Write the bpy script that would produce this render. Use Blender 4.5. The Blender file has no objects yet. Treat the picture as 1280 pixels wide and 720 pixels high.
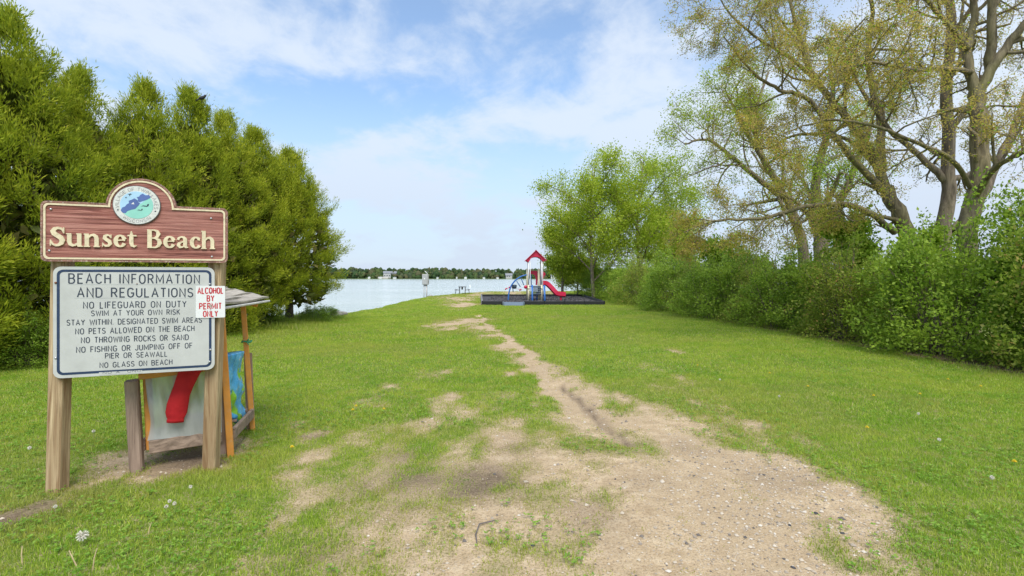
import bpy, math, random
import numpy as np

random.seed(7)
rng = np.random.default_rng(11)
sc = bpy.context.scene
C = sc.collection
PI = math.pi

# ------------------------------------------------------------------ camera, world, sun, exposure
F, CX, CY, HZ, EYE = 640.0, 640.0, 360.0, 346.0, 1.6
cam_d = bpy.data.cameras.new('camera')
cam = bpy.data.objects.new('camera', cam_d)
C.objects.link(cam)
cam.location = (0, 0, EYE)
cam.rotation_euler = (math.radians(90), 0, 0)
cam_d.sensor_width = 36
cam_d.lens = 18.0
cam_d.shift_y = -(CY - HZ) / 1280
cam_d.clip_start = 0.05
cam_d.clip_end = 8000
sc.camera = cam
sc.render.engine = 'CYCLES'
sc.view_settings.view_transform = 'Standard'
sc.view_settings.look = 'None'
sc.view_settings.exposure = 1.35
sc.view_settings.gamma = 1.0

SUN_EL, SUN_AZ = math.radians(56), math.radians(172)   # azimuth clockwise from +Y: behind the camera
wd = bpy.data.worlds.new('World')
sc.world = wd
wd.use_nodes = True
nt = wd.node_tree
nt.nodes.clear()
N = nt.nodes.new
L = nt.links.new
wout = N('ShaderNodeOutputWorld')
bg = N('ShaderNodeBackground')
bg.inputs['Strength'].default_value = 0.062
sky = N('ShaderNodeTexSky')
sky.sky_type = 'NISHITA'
sky.sun_disc = False
sky.sun_elevation = SUN_EL
sky.sun_rotation = SUN_AZ
sky.air_density = 1.0
sky.dust_density = 0.6
sky.ozone_density = 1.6
tc = N('ShaderNodeTexCoord')
sep = N('ShaderNodeSeparateXYZ')
L(tc.outputs['Generated'], sep.inputs[0])


def wmath(op, a, b=None, c=None, clamp=False):
    n = N('ShaderNodeMath')
    n.operation = op
    n.use_clamp = clamp
    for i, v in enumerate((a, b, c)):
        if v is None:
            continue
        if isinstance(v, (int, float)):
            n.inputs[i].default_value = v
        else:
            L(v, n.inputs[i])
    return n.outputs[0]


zc = wmath('MAXIMUM', sep.outputs['Z'], 0.0)
den = wmath('ADD', zc, 0.22)
cu = wmath('DIVIDE', sep.outputs['X'], den)
cv = wmath('DIVIDE', sep.outputs['Y'], den)
cmb = N('ShaderNodeCombineXYZ')
L(cu, cmb.inputs[0])
L(cv, cmb.inputs[1])


def wnoise(scale, detail, rough, dist, off, sx=1.0, sy=1.0, rot=0.0):
    mp = N('ShaderNodeMapping')
    mp.inputs['Location'].default_value = off
    mp.inputs['Scale'].default_value = (sx, sy, 1)
    mp.inputs['Rotation'].default_value = (0, 0, rot)
    L(cmb.outputs[0], mp.inputs[0])
    n = N('ShaderNodeTexNoise')
    n.inputs['Scale'].default_value = scale
    n.inputs['Detail'].default_value = detail
    n.inputs['Roughness'].default_value = rough
    n.inputs['Distortion'].default_value = dist
    L(mp.outputs[0], n.inputs['Vector'])
    return n.outputs[0]


n1 = wnoise(1.35, 7, 0.52, 0.15, (3.3, 1.9, 0.4), 1.0, 0.95, 0.5)
n2 = wnoise(4.2, 9, 0.62, 0.3, (0.3, 5.2, 2.0), 1.1, 0.9, 0.7)
m = wmath('ADD', wmath('MULTIPLY', n1, 0.72), wmath('MULTIPLY', n2, 0.28))
mr = N('ShaderNodeMapRange')
mr.interpolation_type = 'SMOOTHSTEP'
mr.inputs['From Min'].default_value = 0.43
mr.inputs['From Max'].default_value = 0.57
mr.inputs['To Min'].default_value = 0.16
mr.inputs['To Max'].default_value = 0.85
L(m, mr.inputs['Value'])
hz_ = N('ShaderNodeMapRange')                       # thin veil thickening towards the horizon, all the way round
hz_.interpolation_type = 'SMOOTHSTEP'
hz_.inputs["From Min"].default_value = 0.36
hz_.inputs['From Max'].default_value = 0.0
hz_.inputs['To Min'].default_value = 0.0
hz_.inputs['To Max'].default_value = 0.55
L(zc, hz_.inputs['Value'])
inv = wmath('MULTIPLY', wmath('SUBTRACT', 1.0, mr.outputs[0]), wmath('SUBTRACT', 1.0, hz_.outputs[0]))
bank = N('ShaderNodeMapRange')                     # a bright cloud bank filling the sky on the right
bank.interpolation_type = 'SMOOTHSTEP'
bank.inputs['From Min'].default_value = 0.30
bank.inputs['From Max'].default_value = 0.85
bank.inputs['To Max'].default_value = 0.9
L(wmath('ADD', sep.outputs['X'], wmath('MULTIPLY', n1, 0.25)), bank.inputs['Value'])
inv = wmath('MULTIPLY', inv, wmath('SUBTRACT', 1.0, bank.outputs[0]))
mask = wmath('SUBTRACT', 1.0, inv, clamp=True)
mixc = N('ShaderNodeMix')
mixc.data_type = 'RGBA'
L(mask, mixc.inputs[0])
skg = N('ShaderNodeMix')
skg.data_type = 'RGBA'
skg.blend_type = 'MULTIPLY'
skg.inputs[0].default_value = 1.0
skg.inputs[7].default_value = (1.15, 1.38, 1.50, 1)
L(sky.outputs[0], skg.inputs[6])
L(skg.outputs[2], mixc.inputs[6])
mixc.inputs[7].default_value = (5.2, 5.75, 6.5, 1)
veil = N('ShaderNodeMix')
veil.data_type = 'RGBA'
L(wmath('MULTIPLY', hz_.outputs[0], 1.25, clamp=True), veil.inputs[0])
L(mixc.outputs[2], veil.inputs[6])
veil.inputs[7].default_value = (3.75, 4.4, 5.5, 1)
L(veil.outputs[2], bg.inputs['Color'])
L(bg.outputs[0], wout.inputs[0])

sun_d = bpy.data.lights.new('sun', 'SUN')
sun_d.energy = 1.5
sun_d.angle = math.radians(40)
sun_d.color = (1.0, 0.95, 0.86)
sun = bpy.data.objects.new('sun', sun_d)
C.objects.link(sun)
sun.rotation_euler = (PI / 2 - SUN_EL, 0, PI - SUN_AZ)
sun.location = (10, -20, 30)


# ------------------------------------------------------------------ helpers
def tag(o, label=None, cat=None, group=None, kind=None):
    if label: o['label'] = label
    if cat: o['category'] = cat
    if group: o['group'] = group
    if kind: o['kind'] = kind
    return o


def empty(name, loc, rz=0.0):
    o = bpy.data.objects.new(name, None)
    C.objects.link(o)
    o.location = loc
    o.rotation_euler = (0, 0, rz)
    o.empty_display_size = 0.1
    return o


def mk(name, V, Fc, mat, parent=None, smooth=False, attrs=None):
    """V (n,3); Fc = list of faces or an (m,k) array"""
    me = bpy.data.meshes.new(name)
    V = np.asarray(V, dtype=np.float32).reshape(-1, 3)
    if isinstance(Fc, np.ndarray):
        Fc = Fc.astype(np.int32)
        m_, k_ = Fc.shape
        me.vertices.add(len(V))
        me.vertices.foreach_set('co', V.ravel())
        me.loops.add(m_ * k_)
        me.loops.foreach_set('vertex_index', Fc.ravel())
        me.polygons.add(m_)
        me.polygons.foreach_set('loop_start', np.arange(0, m_ * k_, k_, dtype=np.int32))
        me.update(calc_edges=True)
    else:
        me.from_pydata([tuple(map(float, v)) for v in V], [], Fc)
    if smooth:
        me.polygons.foreach_set('use_smooth', np.ones(len(me.polygons), dtype=bool))
    if attrs:
        for k, a in attrs.items():
            at = me.attributes.new(k, 'FLOAT', 'POINT')
            at.data.foreach_set('value', np.asarray(a, dtype=np.float32))
    me.materials.append(mat)
    me.update()
    o = bpy.data.objects.new(name, me)
    C.objects.link(o)
    if parent is not None:
        o.parent = parent
    return o


class MB:
    """collects solids into one mesh"""
    def __init__(s): s.V = []; s.F = []

    def add(s, V, Fc):
        b = len(s.V)
        s.V += [tuple(map(float, v)) for v in V]
        s.F += [tuple(int(i) + b for i in f) for f in Fc]
        return s

    def box(s, c, size, rz=0.0, rx=0.0, ry=0.0, bev=0.0):
        hx, hy, hz = (q / 2 for q in size)
        b = min(bev, hx * .6, hy * .6, hz * .6)
        if b <= 0:
            P = [(x, y, z) for x in (-hx, hx) for y in (-hy, hy) for z in (-hz, hz)]
            Fc = [(0, 1, 3, 2), (4, 6, 7, 5), (0, 4, 5, 1), (2, 3, 7, 6), (0, 2, 6, 4), (1, 5, 7, 3)]
        else:   # eight-sided cross-section along the longest axis
            ax = max(range(3), key=lambda i: size[i])
            h = [hx, hy, hz]
            i1, i2 = [i for i in range(3) if i != ax]
            a, d = h[i1], h[i2]
            sec = [(a - b, -d), (a, -d + b), (a, d - b), (a - b, d), (-a + b, d), (-a, d - b), (-a, -d + b), (-a + b, -d)]
            P = []
            for e, k in ((-h[ax], 1 - b / max(a, d)), (-h[ax] + b, 1), (h[ax] - b, 1), (h[ax], 1 - b / max(a, d))):
                for (p, q) in sec:
                    v = [0, 0, 0]
                    v[ax] = e; v[i1] = p * k; v[i2] = q * k
                    P.append(tuple(v))
            Fc = []
            for r in range(3):
                for i in range(8):
                    j = (i + 1) % 8
                    Fc.append((r * 8 + i, r * 8 + j, r * 8 + 8 + j, r * 8 + 8 + i))
            Fc.append(tuple(range(7, -1, -1)))
            Fc.append(tuple(range(24, 32)))
        cxr, sxr = math.cos(rx), math.sin(rx)
        cyr, syr = math.cos(ry), math.sin(ry)
        cz, sz = math.cos(rz), math.sin(rz)
        out = []
        for (x, y, z) in P:
            y, z = y * cxr - z * sxr, y * sxr + z * cxr
            x, z = x * cyr + z * syr, -x * syr + z * cyr
            x, y = x * cz - y * sz, x * sz + y * cz
            out.append((x + c[0], y + c[1], z + c[2]))
        return s.add(out, Fc)

    def tube(s, pts, r, n=8, cap=True):
        V, Fc = tube_geo(pts, r, n, cap)
        return s.add(V, Fc)

    def build(s, name, mat, parent=None, smooth=False):
        return mk(name, s.V, s.F, mat, parent, smooth)


def norm(v):
    v = np.asarray(v, float)
    return v / (np.linalg.norm(v, axis=-1, keepdims=True) + 1e-12)


def tube_geo(pts, r, n=8, cap=True):
    P = np.asarray(pts, float)
    k = len(P)
    R = np.full(k, r, float) if np.isscalar(r) else np.asarray(r, float)
    T = np.zeros_like(P)
    T[1:-1] = P[2:] - P[:-2]
    T[0] = P[1] - P[0]; T[-1] = P[-1] - P[-2]
    T = norm(T)
    up = np.array([0, 0, 1.0]) if abs(T[0][2]) < .9 else np.array([1.0, 0, 0])
    V = []
    a = norm(np.cross(T[0], up))
    for i in range(k):
        a = norm(a - T[i] * np.dot(a, T[i]))
        b = np.cross(T[i], a)
        for j in range(n):
            t = 2 * PI * j / n
            V.append(P[i] + R[i] * (math.cos(t) * a + math.sin(t) * b))
    Fc = []
    for i in range(k - 1):
        for j in range(n):
            j2 = (j + 1) % n
            Fc.append((i * n + j, i * n + j2, (i + 1) * n + j2, (i + 1) * n + j))
    if cap:
        Fc.append(tuple(range(n - 1, -1, -1)))
        Fc.append(tuple(range((k - 1) * n, k * n)))
    return V, Fc


def catmull(P, n=6):
    P = [np.asarray(p, float) for p in P]
    P = [2 * P[0] - P[1]] + P + [2 * P[-1] - P[-2]]
    out = []
    for i in range(1, len(P) - 2):
        for j in range(n):
            t = j / n
            out.append(0.5 * ((2 * P[i]) + (-P[i - 1] + P[i + 1]) * t + (2 * P[i - 1] - 5 * P[i] + 4 * P[i + 1] - P[i + 2]) * t * t
                              + (-P[i - 1] + 3 * P[i] - 3 * P[i + 1] + P[i + 2]) * t ** 3))
    out.append(P[-2])
    return np.array(out)


def hash2(ix, iy, seed):
    h = (ix.astype(np.int64) * 374761393 + iy.astype(np.int64) * 668265263 + seed * 1442695041) & 0xFFFFFFFF
    h = ((h ^ (h >> 13)) * 1274126177) & 0xFFFFFFFF
    return ((h ^ (h >> 16)) & 0xFFFF) / 65535.0


def vn(x, y, s, seed=0):
    x = np.asarray(x, float) / s; y = np.asarray(y, float) / s
    ix = np.floor(x); iy = np.floor(y)
    fx = x - ix; fy = y - iy
    fx = fx * fx * (3 - 2 * fx); fy = fy * fy * (3 - 2 * fy)
    a = hash2(ix, iy, seed); b = hash2(ix + 1, iy, seed)
    c = hash2(ix, iy + 1, seed); d = hash2(ix + 1, iy + 1, seed)
    return (a * (1 - fx) + b * fx) * (1 - fy) + (c * (1 - fx) + d * fx) * fy


def fbm(x, y, s, o=4, seed=0):
    t = 0; a = 1; n = 0
    for i in range(o):
        t = t + a * vn(x, y, s / 2 ** i, seed + i * 17)
        n += a; a *= .55
    return t / n


def sstep(a, b, x):
    t = np.clip((np.asarray(x, float) - a) / (b - a), 0, 1)
    return t * t * (3 - 2 * t)


# ------------------------------------------------------------------ terrain shape
SHORE = [(-60, 22.5), (-14, 22.2), (-9.6, 22.0), (-8.9, 24), (-8.6, 30), (-8.7, 40), (-8.4, 47), (-7.3, 53), (-5.2, 60), (-3.0, 64.5), (4, 66), (15, 66), (60, 64), (140, 60)]


def inland(x, y):
    """signed distance to the shore, positive on land"""
    x = np.asarray(x, float); y = np.asarray(y, float)
    best = np.full(np.broadcast(x, y).shape, 1e9)
    sgn = np.ones_like(best)
    pts = [(-400, 22.5)] + SHORE + [(400, 50)]
    for (x0, y0), (x1, y1) in zip(pts[:-1], pts[1:]):
        dx, dy = x1 - x0, y1 - y0
        t = np.clip(((x - x0) * dx + (y - y0) * dy) / (dx * dx + dy * dy), 0, 1)
        d = np.hypot(x - x0 - t * dx, y - y0 - t * dy)
        cr = dx * (y - y0) - dy * (x - x0)
        up = d < best - 1e-9
        best = np.where(up, d, best)
        sgn = np.where(up, np.where(cr > 0, -1.0, 1.0), sgn)
    return best * sgn


WATER_Z = -1.4
TRACK = [(0.95, 5.2), (0.72, 6.3), (0.55, 7.6), (0.5, 9.0), (0.25, 11), (-0.3, 14.5), (-0.9, 19), (-1.6, 24)]
RUT = [(1.12, 4.9), (1.0, 5.6), (0.9, 6.6), (0.72, 7.6)]


def seg_d(x, y, pts):
    best = np.full(np.shape(x), 1e9)
    for (x0, y0), (x1, y1) in zip(pts[:-1], pts[1:]):
        dx, dy = x1 - x0, y1 - y0
        t = np.clip(((x - x0) * dx + (y - y0) * dy) / (dx * dx + dy * dy), 0, 1)
        best = np.minimum(best, np.hypot(x - x0 - t * dx, y - y0 - t * dy))
    return best


def gz(x, y):
    x = np.asarray(x, float); y = np.asarray(y, float)
    z = -0.22 * sstep(8, 30, y)
    z = z + 0.05 * (fbm(x, y, 3.5, 3, 5) - .5) * sstep(1.0, 5, np.hypot(x, y))
    z = z - 0.035 * np.exp(-(seg_d(x, y, RUT) / .10) ** 2)
    z = z - 0.02 * np.exp(-(seg_d(x, y, TRACK) / .35) ** 2)
    d = inland(x, y)
    e = sstep(0.9, -1.3, d + (fbm(x, y, 1.2, 2, 9) - .5) * .5)
    return z * (1 - e) + (-2.4) * e


def g1(x, y): return float(gz(np.array([x]), np.array([y]))[0])


def W(px, py):
    """the ground point seen at a pixel of the photograph (used as a survey)"""
    Y = EYE * F / (py - HZ)
    for _ in range(4):
        X = (px - CX) / F * Y
        Y = (EYE - g1(X, Y)) * F / (py - HZ)
    return ((px - CX) / F * Y, Y)


def P3(px, py, Y):
    return np.array([(px - CX) / F * Y, Y, EYE + (HZ - py) / F * Y])


# bare soil: (px, py, radius m, strength) surveyed spots, lengthened away from the camera
BARE = [
    (560, 700, .35, .8), (620, 700, .35, .85), (690, 700, .3, .85), (760, 705, .25, .65), (840, 700, .45, 1), (930, 700, .45, 1), (1030, 705, .4, 1), (1100, 715, .25, .8),
    (560, 650, .32, .8), (620, 640, .36, .95), (690, 640, .36, .9), (800, 650, .40, .95), (880, 650, .45, 1), (960, 660, .45, 1), (1060, 655, .32, .9),
    (540, 600, .22, .6), (600, 590, .38, .9), (660, 590, .40, 1), (720, 600, .3, .8), (790, 600, .4, 1), (860, 600, .45, 1), (940, 610, .45, 1), (1020, 620, .4, .95),
    (580, 555, .3, .75), (640, 550, .4, .9), (780, 555, .45, 1), (850, 560, .45, 1), (920, 575, .4, .95), (985, 590, .32, .85),
    (600, 522, .3, .6), (650, 520, .35, .7), (755, 525, .42, 1), (820, 535, .45, .95), (880, 545, .3, .7), (735, 500, .36, 1), (775, 505, .32, .55),
    (705, 480, .34, 1), (680, 462, .30, 1), (660, 448, .28, 1), (640, 434, .28, 1), (620, 420, .32, 1), (602, 410, .42, 1), (590, 401, .5, 1), (740, 487, .35, .5),
    (566, 405, .6, .85), (548, 407, .4, .7), (578, 381, .7, .8), (575, 374, .8, .7), (555, 372, .6, .5), (600, 368, .9, .7), (640, 366.5, .9, .7), (690, 366.5, .9, .6),
    (487, 487, .16, .85), (478, 499, .14, .75), (555, 464, .22, .8), (535, 464, .16, .6), (625, 470, .16, .85), (530, 470, .12, .4), (560, 498, .2, .5),
    (400, 565, .18, .8), (388, 545, .14, .7), (430, 580, .16, .7), (385, 525, .12, .5), (350, 705, .15, .5), (400, 690, .18, .5), (470, 560, .2, .45), (460, 690, .2, .55), (500, 620, .25, .55), (480, 650, .2, .45), (540, 530, .2, .4),
    (500, 705, .42, .95), (520, 665, .4, .95), (570, 690, .4, 1), (590, 640, .4, .95), (540, 620, .35, .85), (560, 570, .35, .75), (450, 545, .25, .5), (400, 620, .25, .5), (480, 540, .35, .42), (440, 600, .28, .45), (500, 580, .35, .5), (420, 650, .25, .42), (520, 690, .35, .6), (470, 620, .3, .5), (560, 600, .35, .6), (380, 600, .18, .35), (340, 660, .16, .35), (640, 490, .35, .45), (560, 505, .35, .42), (690, 520, .3, .5), (760, 650, .3, .7), (740, 700, .3, .7),
    (820, 470, .45, .32), (880, 505, .45, .36), (960, 540, .35, .4), (1130, 650, .2, .5), (1150, 690, .2, .45),
    (5, 648, .22, 1), (20, 640, .2, 1), (60, 628, .2, 1), (95, 612, .2, 1), (110, 605, .24, 1), (140, 592, .26, 1), (180, 585, .26, 1), (215, 575, .26, 1), (245, 565, .26, 1), (285, 562, .17, .8), (310, 565, .12, .9), (325, 550, .1, .6), (230, 545, .25, .9), (270, 540, .25, .7),
    (1040, 530, .1, .3), (845, 437, .2, .4), (690, 395, .3, .3),
]
BW = [(W(px, py), r, s) for px, py, r, s in BARE]
DARK = [(W(px, py), r, s) for px, py, r, s in [
    (600, 600, .30, 1), (580, 612, .22, .9), (520, 600, .28, .8), (505, 570, .2, .6), (640, 560, .25, .5), (450, 610, .2, .5), (380, 690, .2, .5), (740, 640, .25, .45), (860, 560, .2, .4), (1000, 600, .2, .4), (500, 640, .18, .4), (15, 645, .24, 1), (40, 632, .16, .9), (70, 622, .1, .7), (110, 610, .06, .7), (160, 590, .05, .6), (240, 575, .26, 1), (285, 560, .1, .6), (200, 590, .07, .8),
    (150, 598, .06, .8), (392, 545, .1, .8), (385, 535, .08, .7), (800, 600, .2, .3), (740, 560, .2, .3), (960, 600, .2, .35), (640, 620, .15, .4)]]


def soft(x, y, L_, stretch=1.9):
    m = np.zeros(np.shape(x))
    for (cx, cy), r, s in L_:
        rr = r * (1 + .02 * cy)
        d = np.hypot((x - cx) / rr, (y - cy) / (rr * (1.0 + .09 * cy) if stretch else rr))
        m = np.maximum(m, s * np.exp(-(d / 1.10) ** 1.8) if stretch else s * np.exp(-d ** 2))
    return m


def bare(x, y):
    """share of bare soil 0..1, ragged"""
    n = fbm(x, y, 1.0, 4, 31)
    n2 = fbm(x * 1.5 - y * .12, y * .55, .34, 4, 77)
    xx = x + (fbm(x, y, .7, 3, 41) - .5) * .6 + (fbm(x, y, .16, 2, 47) - .5) * .22
    yy = y + (fbm(x, y, .7, 3, 43) - .5) * 1.1
    m = soft(xx, yy, BW)
    m = np.maximum(m, .95 * np.exp(-(seg_d(xx, yy, TRACK) / (.15 + .03 * np.maximum(0, 10 - y))) ** 2.5))
    # the worn left half keeps thin turf, the right half is driven bare
    left = sstep(.9, -1.2, x - .02 * y) * (1 - sstep(9, 13, y))
    m = m * (1 - .22 * left)
    m = m + (n - .5) * .9 * sstep(0, .25, m) + (n2 - .5) * .85 * sstep(0, .15, m)
    hd = np.maximum(0, 1 - np.abs(x - 8.35 + .004 * y) / .45) * sstep(5, 7, y) * (1 - sstep(30, 36, y))
    m = np.maximum(m, hd * 1.1 * sstep(.35, .7, n2))
    return np.clip(sstep(.10, 1.02, m), 0, 1) ** .9


def dark(x, y):
    m = soft(x + (fbm(x, y, .3, 3, 51) - .5) * .3, y + (fbm(x, y, .3, 3, 53) - .5) * .3, DARK, 0)
    m = np.maximum(m, .95 * np.exp(-(seg_d(x + (fbm(x, y, .25, 3, 67) - .5) * .12, y, RUT) / .055) ** 2) * (.5 + fbm(x, y, .15, 2, 3)))
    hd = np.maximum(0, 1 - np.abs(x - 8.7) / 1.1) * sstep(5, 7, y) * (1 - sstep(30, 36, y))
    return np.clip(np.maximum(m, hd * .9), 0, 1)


# ------------------------------------------------------------------ materials
MATS = {}


def nodes(name):
    m = bpy.data.materials.new(name)
    m.use_nodes = True
    t = m.node_tree
    t.nodes.clear()
    o = t.nodes.new('ShaderNodeOutputMaterial')
    b = t.nodes.new('ShaderNodeBsdfPrincipled')
    t.links.new(b.outputs[0], o.inputs[0])
    return m, t, b, o


def ramp(t, fac, stops):
    r = t.nodes.new('ShaderNodeValToRGB')
    e = r.color_ramp.elements
    while len(e) < len(stops):
        e.new(0.5)
    for el, (p, c) in zip(e, stops):
        el.position = p
        el.color = (*c, 1)
    t.links.new(fac, r.inputs[0])
    return r.outputs[0]


def tnoise(t, scale, detail=4, rough=.55, sx=(1, 1, 1), coord='Object', dist=0.0):
    tc = t.nodes.new('ShaderNodeTexCoord')
    mp = t.nodes.new('ShaderNodeMapping')
    mp.inputs['Scale'].default_value = sx
    t.links.new(tc.outputs[coord], mp.inputs[0])
    n = t.nodes.new('ShaderNodeTexNoise')
    n.inputs['Scale'].default_value = scale
    n.inputs['Detail'].default_value = detail
    n.inputs['Roughness'].default_value = rough
    n.inputs['Distortion'].default_value = dist
    t.links.new(mp.outputs[0], n.inputs['Vector'])
    return n.outputs[0]


def mixrgb(t, f, a, b, mode='MIX'):
    m = t.nodes.new('ShaderNodeMix')
    m.data_type = 'RGBA'
    m.blend_type = mode
    for s, v in ((0, f), (6, a), (7, b)):
        if isinstance(v, (int, float)):
            m.inputs[s].default_value = v
        elif isinstance(v, tuple):
            m.inputs[s].default_value = (*v, 1)
        else:
            t.links.new(v, m.inputs[s])
    return m.outputs[2]


def tmath(t, op, a, b=0.0, clamp=False):
    n = t.nodes.new('ShaderNodeMath')
    n.operation = op
    n.use_clamp = clamp
    for i, v in enumerate((a, b)):
        if isinstance(v, (int, float)):
            n.inputs[i].default_value = v
        else:
            t.links.new(v, n.inputs[i])
    return n.outputs[0]


def bump(t, b, h, strength=.3, dist=.01):
    bn = t.nodes.new('ShaderNodeBump')
    bn.inputs['Strength'].default_value = strength
    bn.inputs['Distance'].default_value = dist
    t.links.new(h, bn.inputs['Height'])
    t.links.new(bn.outputs[0], b.inputs['Normal'])


def plain(name, col, rough=.6, var=.15, scale=8, metal=0.0, bmp=.1, sx=(1, 1, 1), dirt=None):
    if name in MATS: return MATS[name]
    m, t, b, o = nodes(name)
    n = tnoise(t, scale, 5, .6, sx)
    c0 = tuple(max(0, c * (1 - var)) for c in col); c1 = tuple(min(1, c * (1 + var)) for c in col)
    c = ramp(t, n, [(.3, c0), (.7, c1)])
    if dirt:
        n2 = tnoise(t, scale * 2.3, 6, .7, sx)
        f = ramp(t, n2, [(.52, (0, 0, 0)), (.72, (1, 1, 1))])
        c = mixrgb(t, f, c, dirt)
    t.links.new(c, b.inputs['Base Color'])
    b.inputs['Roughness'].default_value = rough
    b.inputs['Metallic'].default_value = metal
    if bmp: bump(t, b, n, bmp, .01)
    MATS[name] = m
    return m


def wood(name, c0, c1, axis='Z', scale=22, rough=.8, knots=None, stretch=.05):
    if name in MATS: return MATS[name]
    m, t, b, o = nodes(name)
    sx = {'Z': (1, 1, stretch), 'X': (stretch, 1, 1), 'Y': (1, stretch, 1)}[axis]
    n = tnoise(t, scale, 6, .6, sx, dist=1.1)
    n2 = tnoise(t, scale * .25, 3, .5, sx, dist=.6)
    n3 = tnoise(t, scale * 5, 3, .6, sx)
    c = ramp(t, n, [(.34, c0), (.5, tuple((a + b_) / 2 for a, b_ in zip(c0, c1))), (.64, c1)])
    c = mixrgb(t, ramp(t, n2, [(.35, (0, 0, 0)), (.75, (.55, .55, .55))]), c, knots or tuple(q * .55 for q in c0))
    c = mixrgb(t, ramp(t, n3, [(.55, (0, 0, 0)), (.7, (.35, .35, .35))]), c, tuple(q * .4 for q in c0))
    t.links.new(c, b.inputs['Base Color'])
    b.inputs['Roughness'].default_value = rough
    bump(t, b, n, .5, .006)
    MATS[name] = m
    return m


def leafmat(name, stops, trans=.3, big=None, bigscale=.6, rough=.55, attr=None):
    if name in MATS: return MATS[name]
    m, t, b, o = nodes(name)
    g = t.nodes.new('ShaderNodeNewGeometry')
    src = g.outputs['Random Per Island']
    if attr:
        at = t.nodes.new('ShaderNodeAttribute'); at.attribute_name = attr
        src = tmath(t, 'ADD', tmath(t, 'MULTIPLY', src, .3), tmath(t, 'MULTIPLY', at.outputs['Fac'], .7))
    c = ramp(t, src, stops)
    if big:
        n = tnoise(t, bigscale, 3, .6)
        f = ramp(t, n, [(.42, (0, 0, 0)), (.66, (1, 1, 1))])
        c = mixrgb(t, tmath(t, 'MULTIPLY', f, .6), c, big)
    oi = t.nodes.new('ShaderNodeObjectInfo')
    k = ramp(t, oi.outputs['Random'], [(0, (.86, .90, .86)), (1, (1.0, 1.0, 1.0))])
    c = mixrgb(t, 1.0, c, k, 'MULTIPLY')
    t.links.new(c, b.inputs['Base Color'])
    b.inputs['Roughness'].default_value = rough
    b.inputs['Specular IOR Level'].default_value = .25
    tr = t.nodes.new('ShaderNodeBsdfTranslucent')
    t.links.new(c, tr.inputs[0])
    mx = t.nodes.new('ShaderNodeMixShader')
    mx.inputs[0].default_value = trans
    t.links.new(b.outputs[0], mx.inputs[1])
    t.links.new(tr.outputs[0], mx.inputs[2])
    t.links.new(mx.outputs[0], o.inputs[0])
    MATS[name] = m
    return m


def bark(name, c0, c1, scale=9):
    if name in MATS: return MATS[name]
    m, t, b, o = nodes(name)
    n = tnoise(t, scale, 7, .65, (1, 1, .22), dist=.8)
    n2 = tnoise(t, 1.3, 3, .5)
    c = ramp(t, n, [(.36, c0), (.62, c1)])
    c = mixrgb(t, ramp(t, n2, [(.45, (0, 0, 0)), (.7, (.45, .45, .45))]), c, (c1[0] * .8, c1[1] * .95, c1[2] * .5))
    t.links.new(c, b.inputs['Base Color'])
    b.inputs['Roughness'].default_value = .9
    bump(t, b, n, .9, .03)
    MATS[name] = m
    return m


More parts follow.
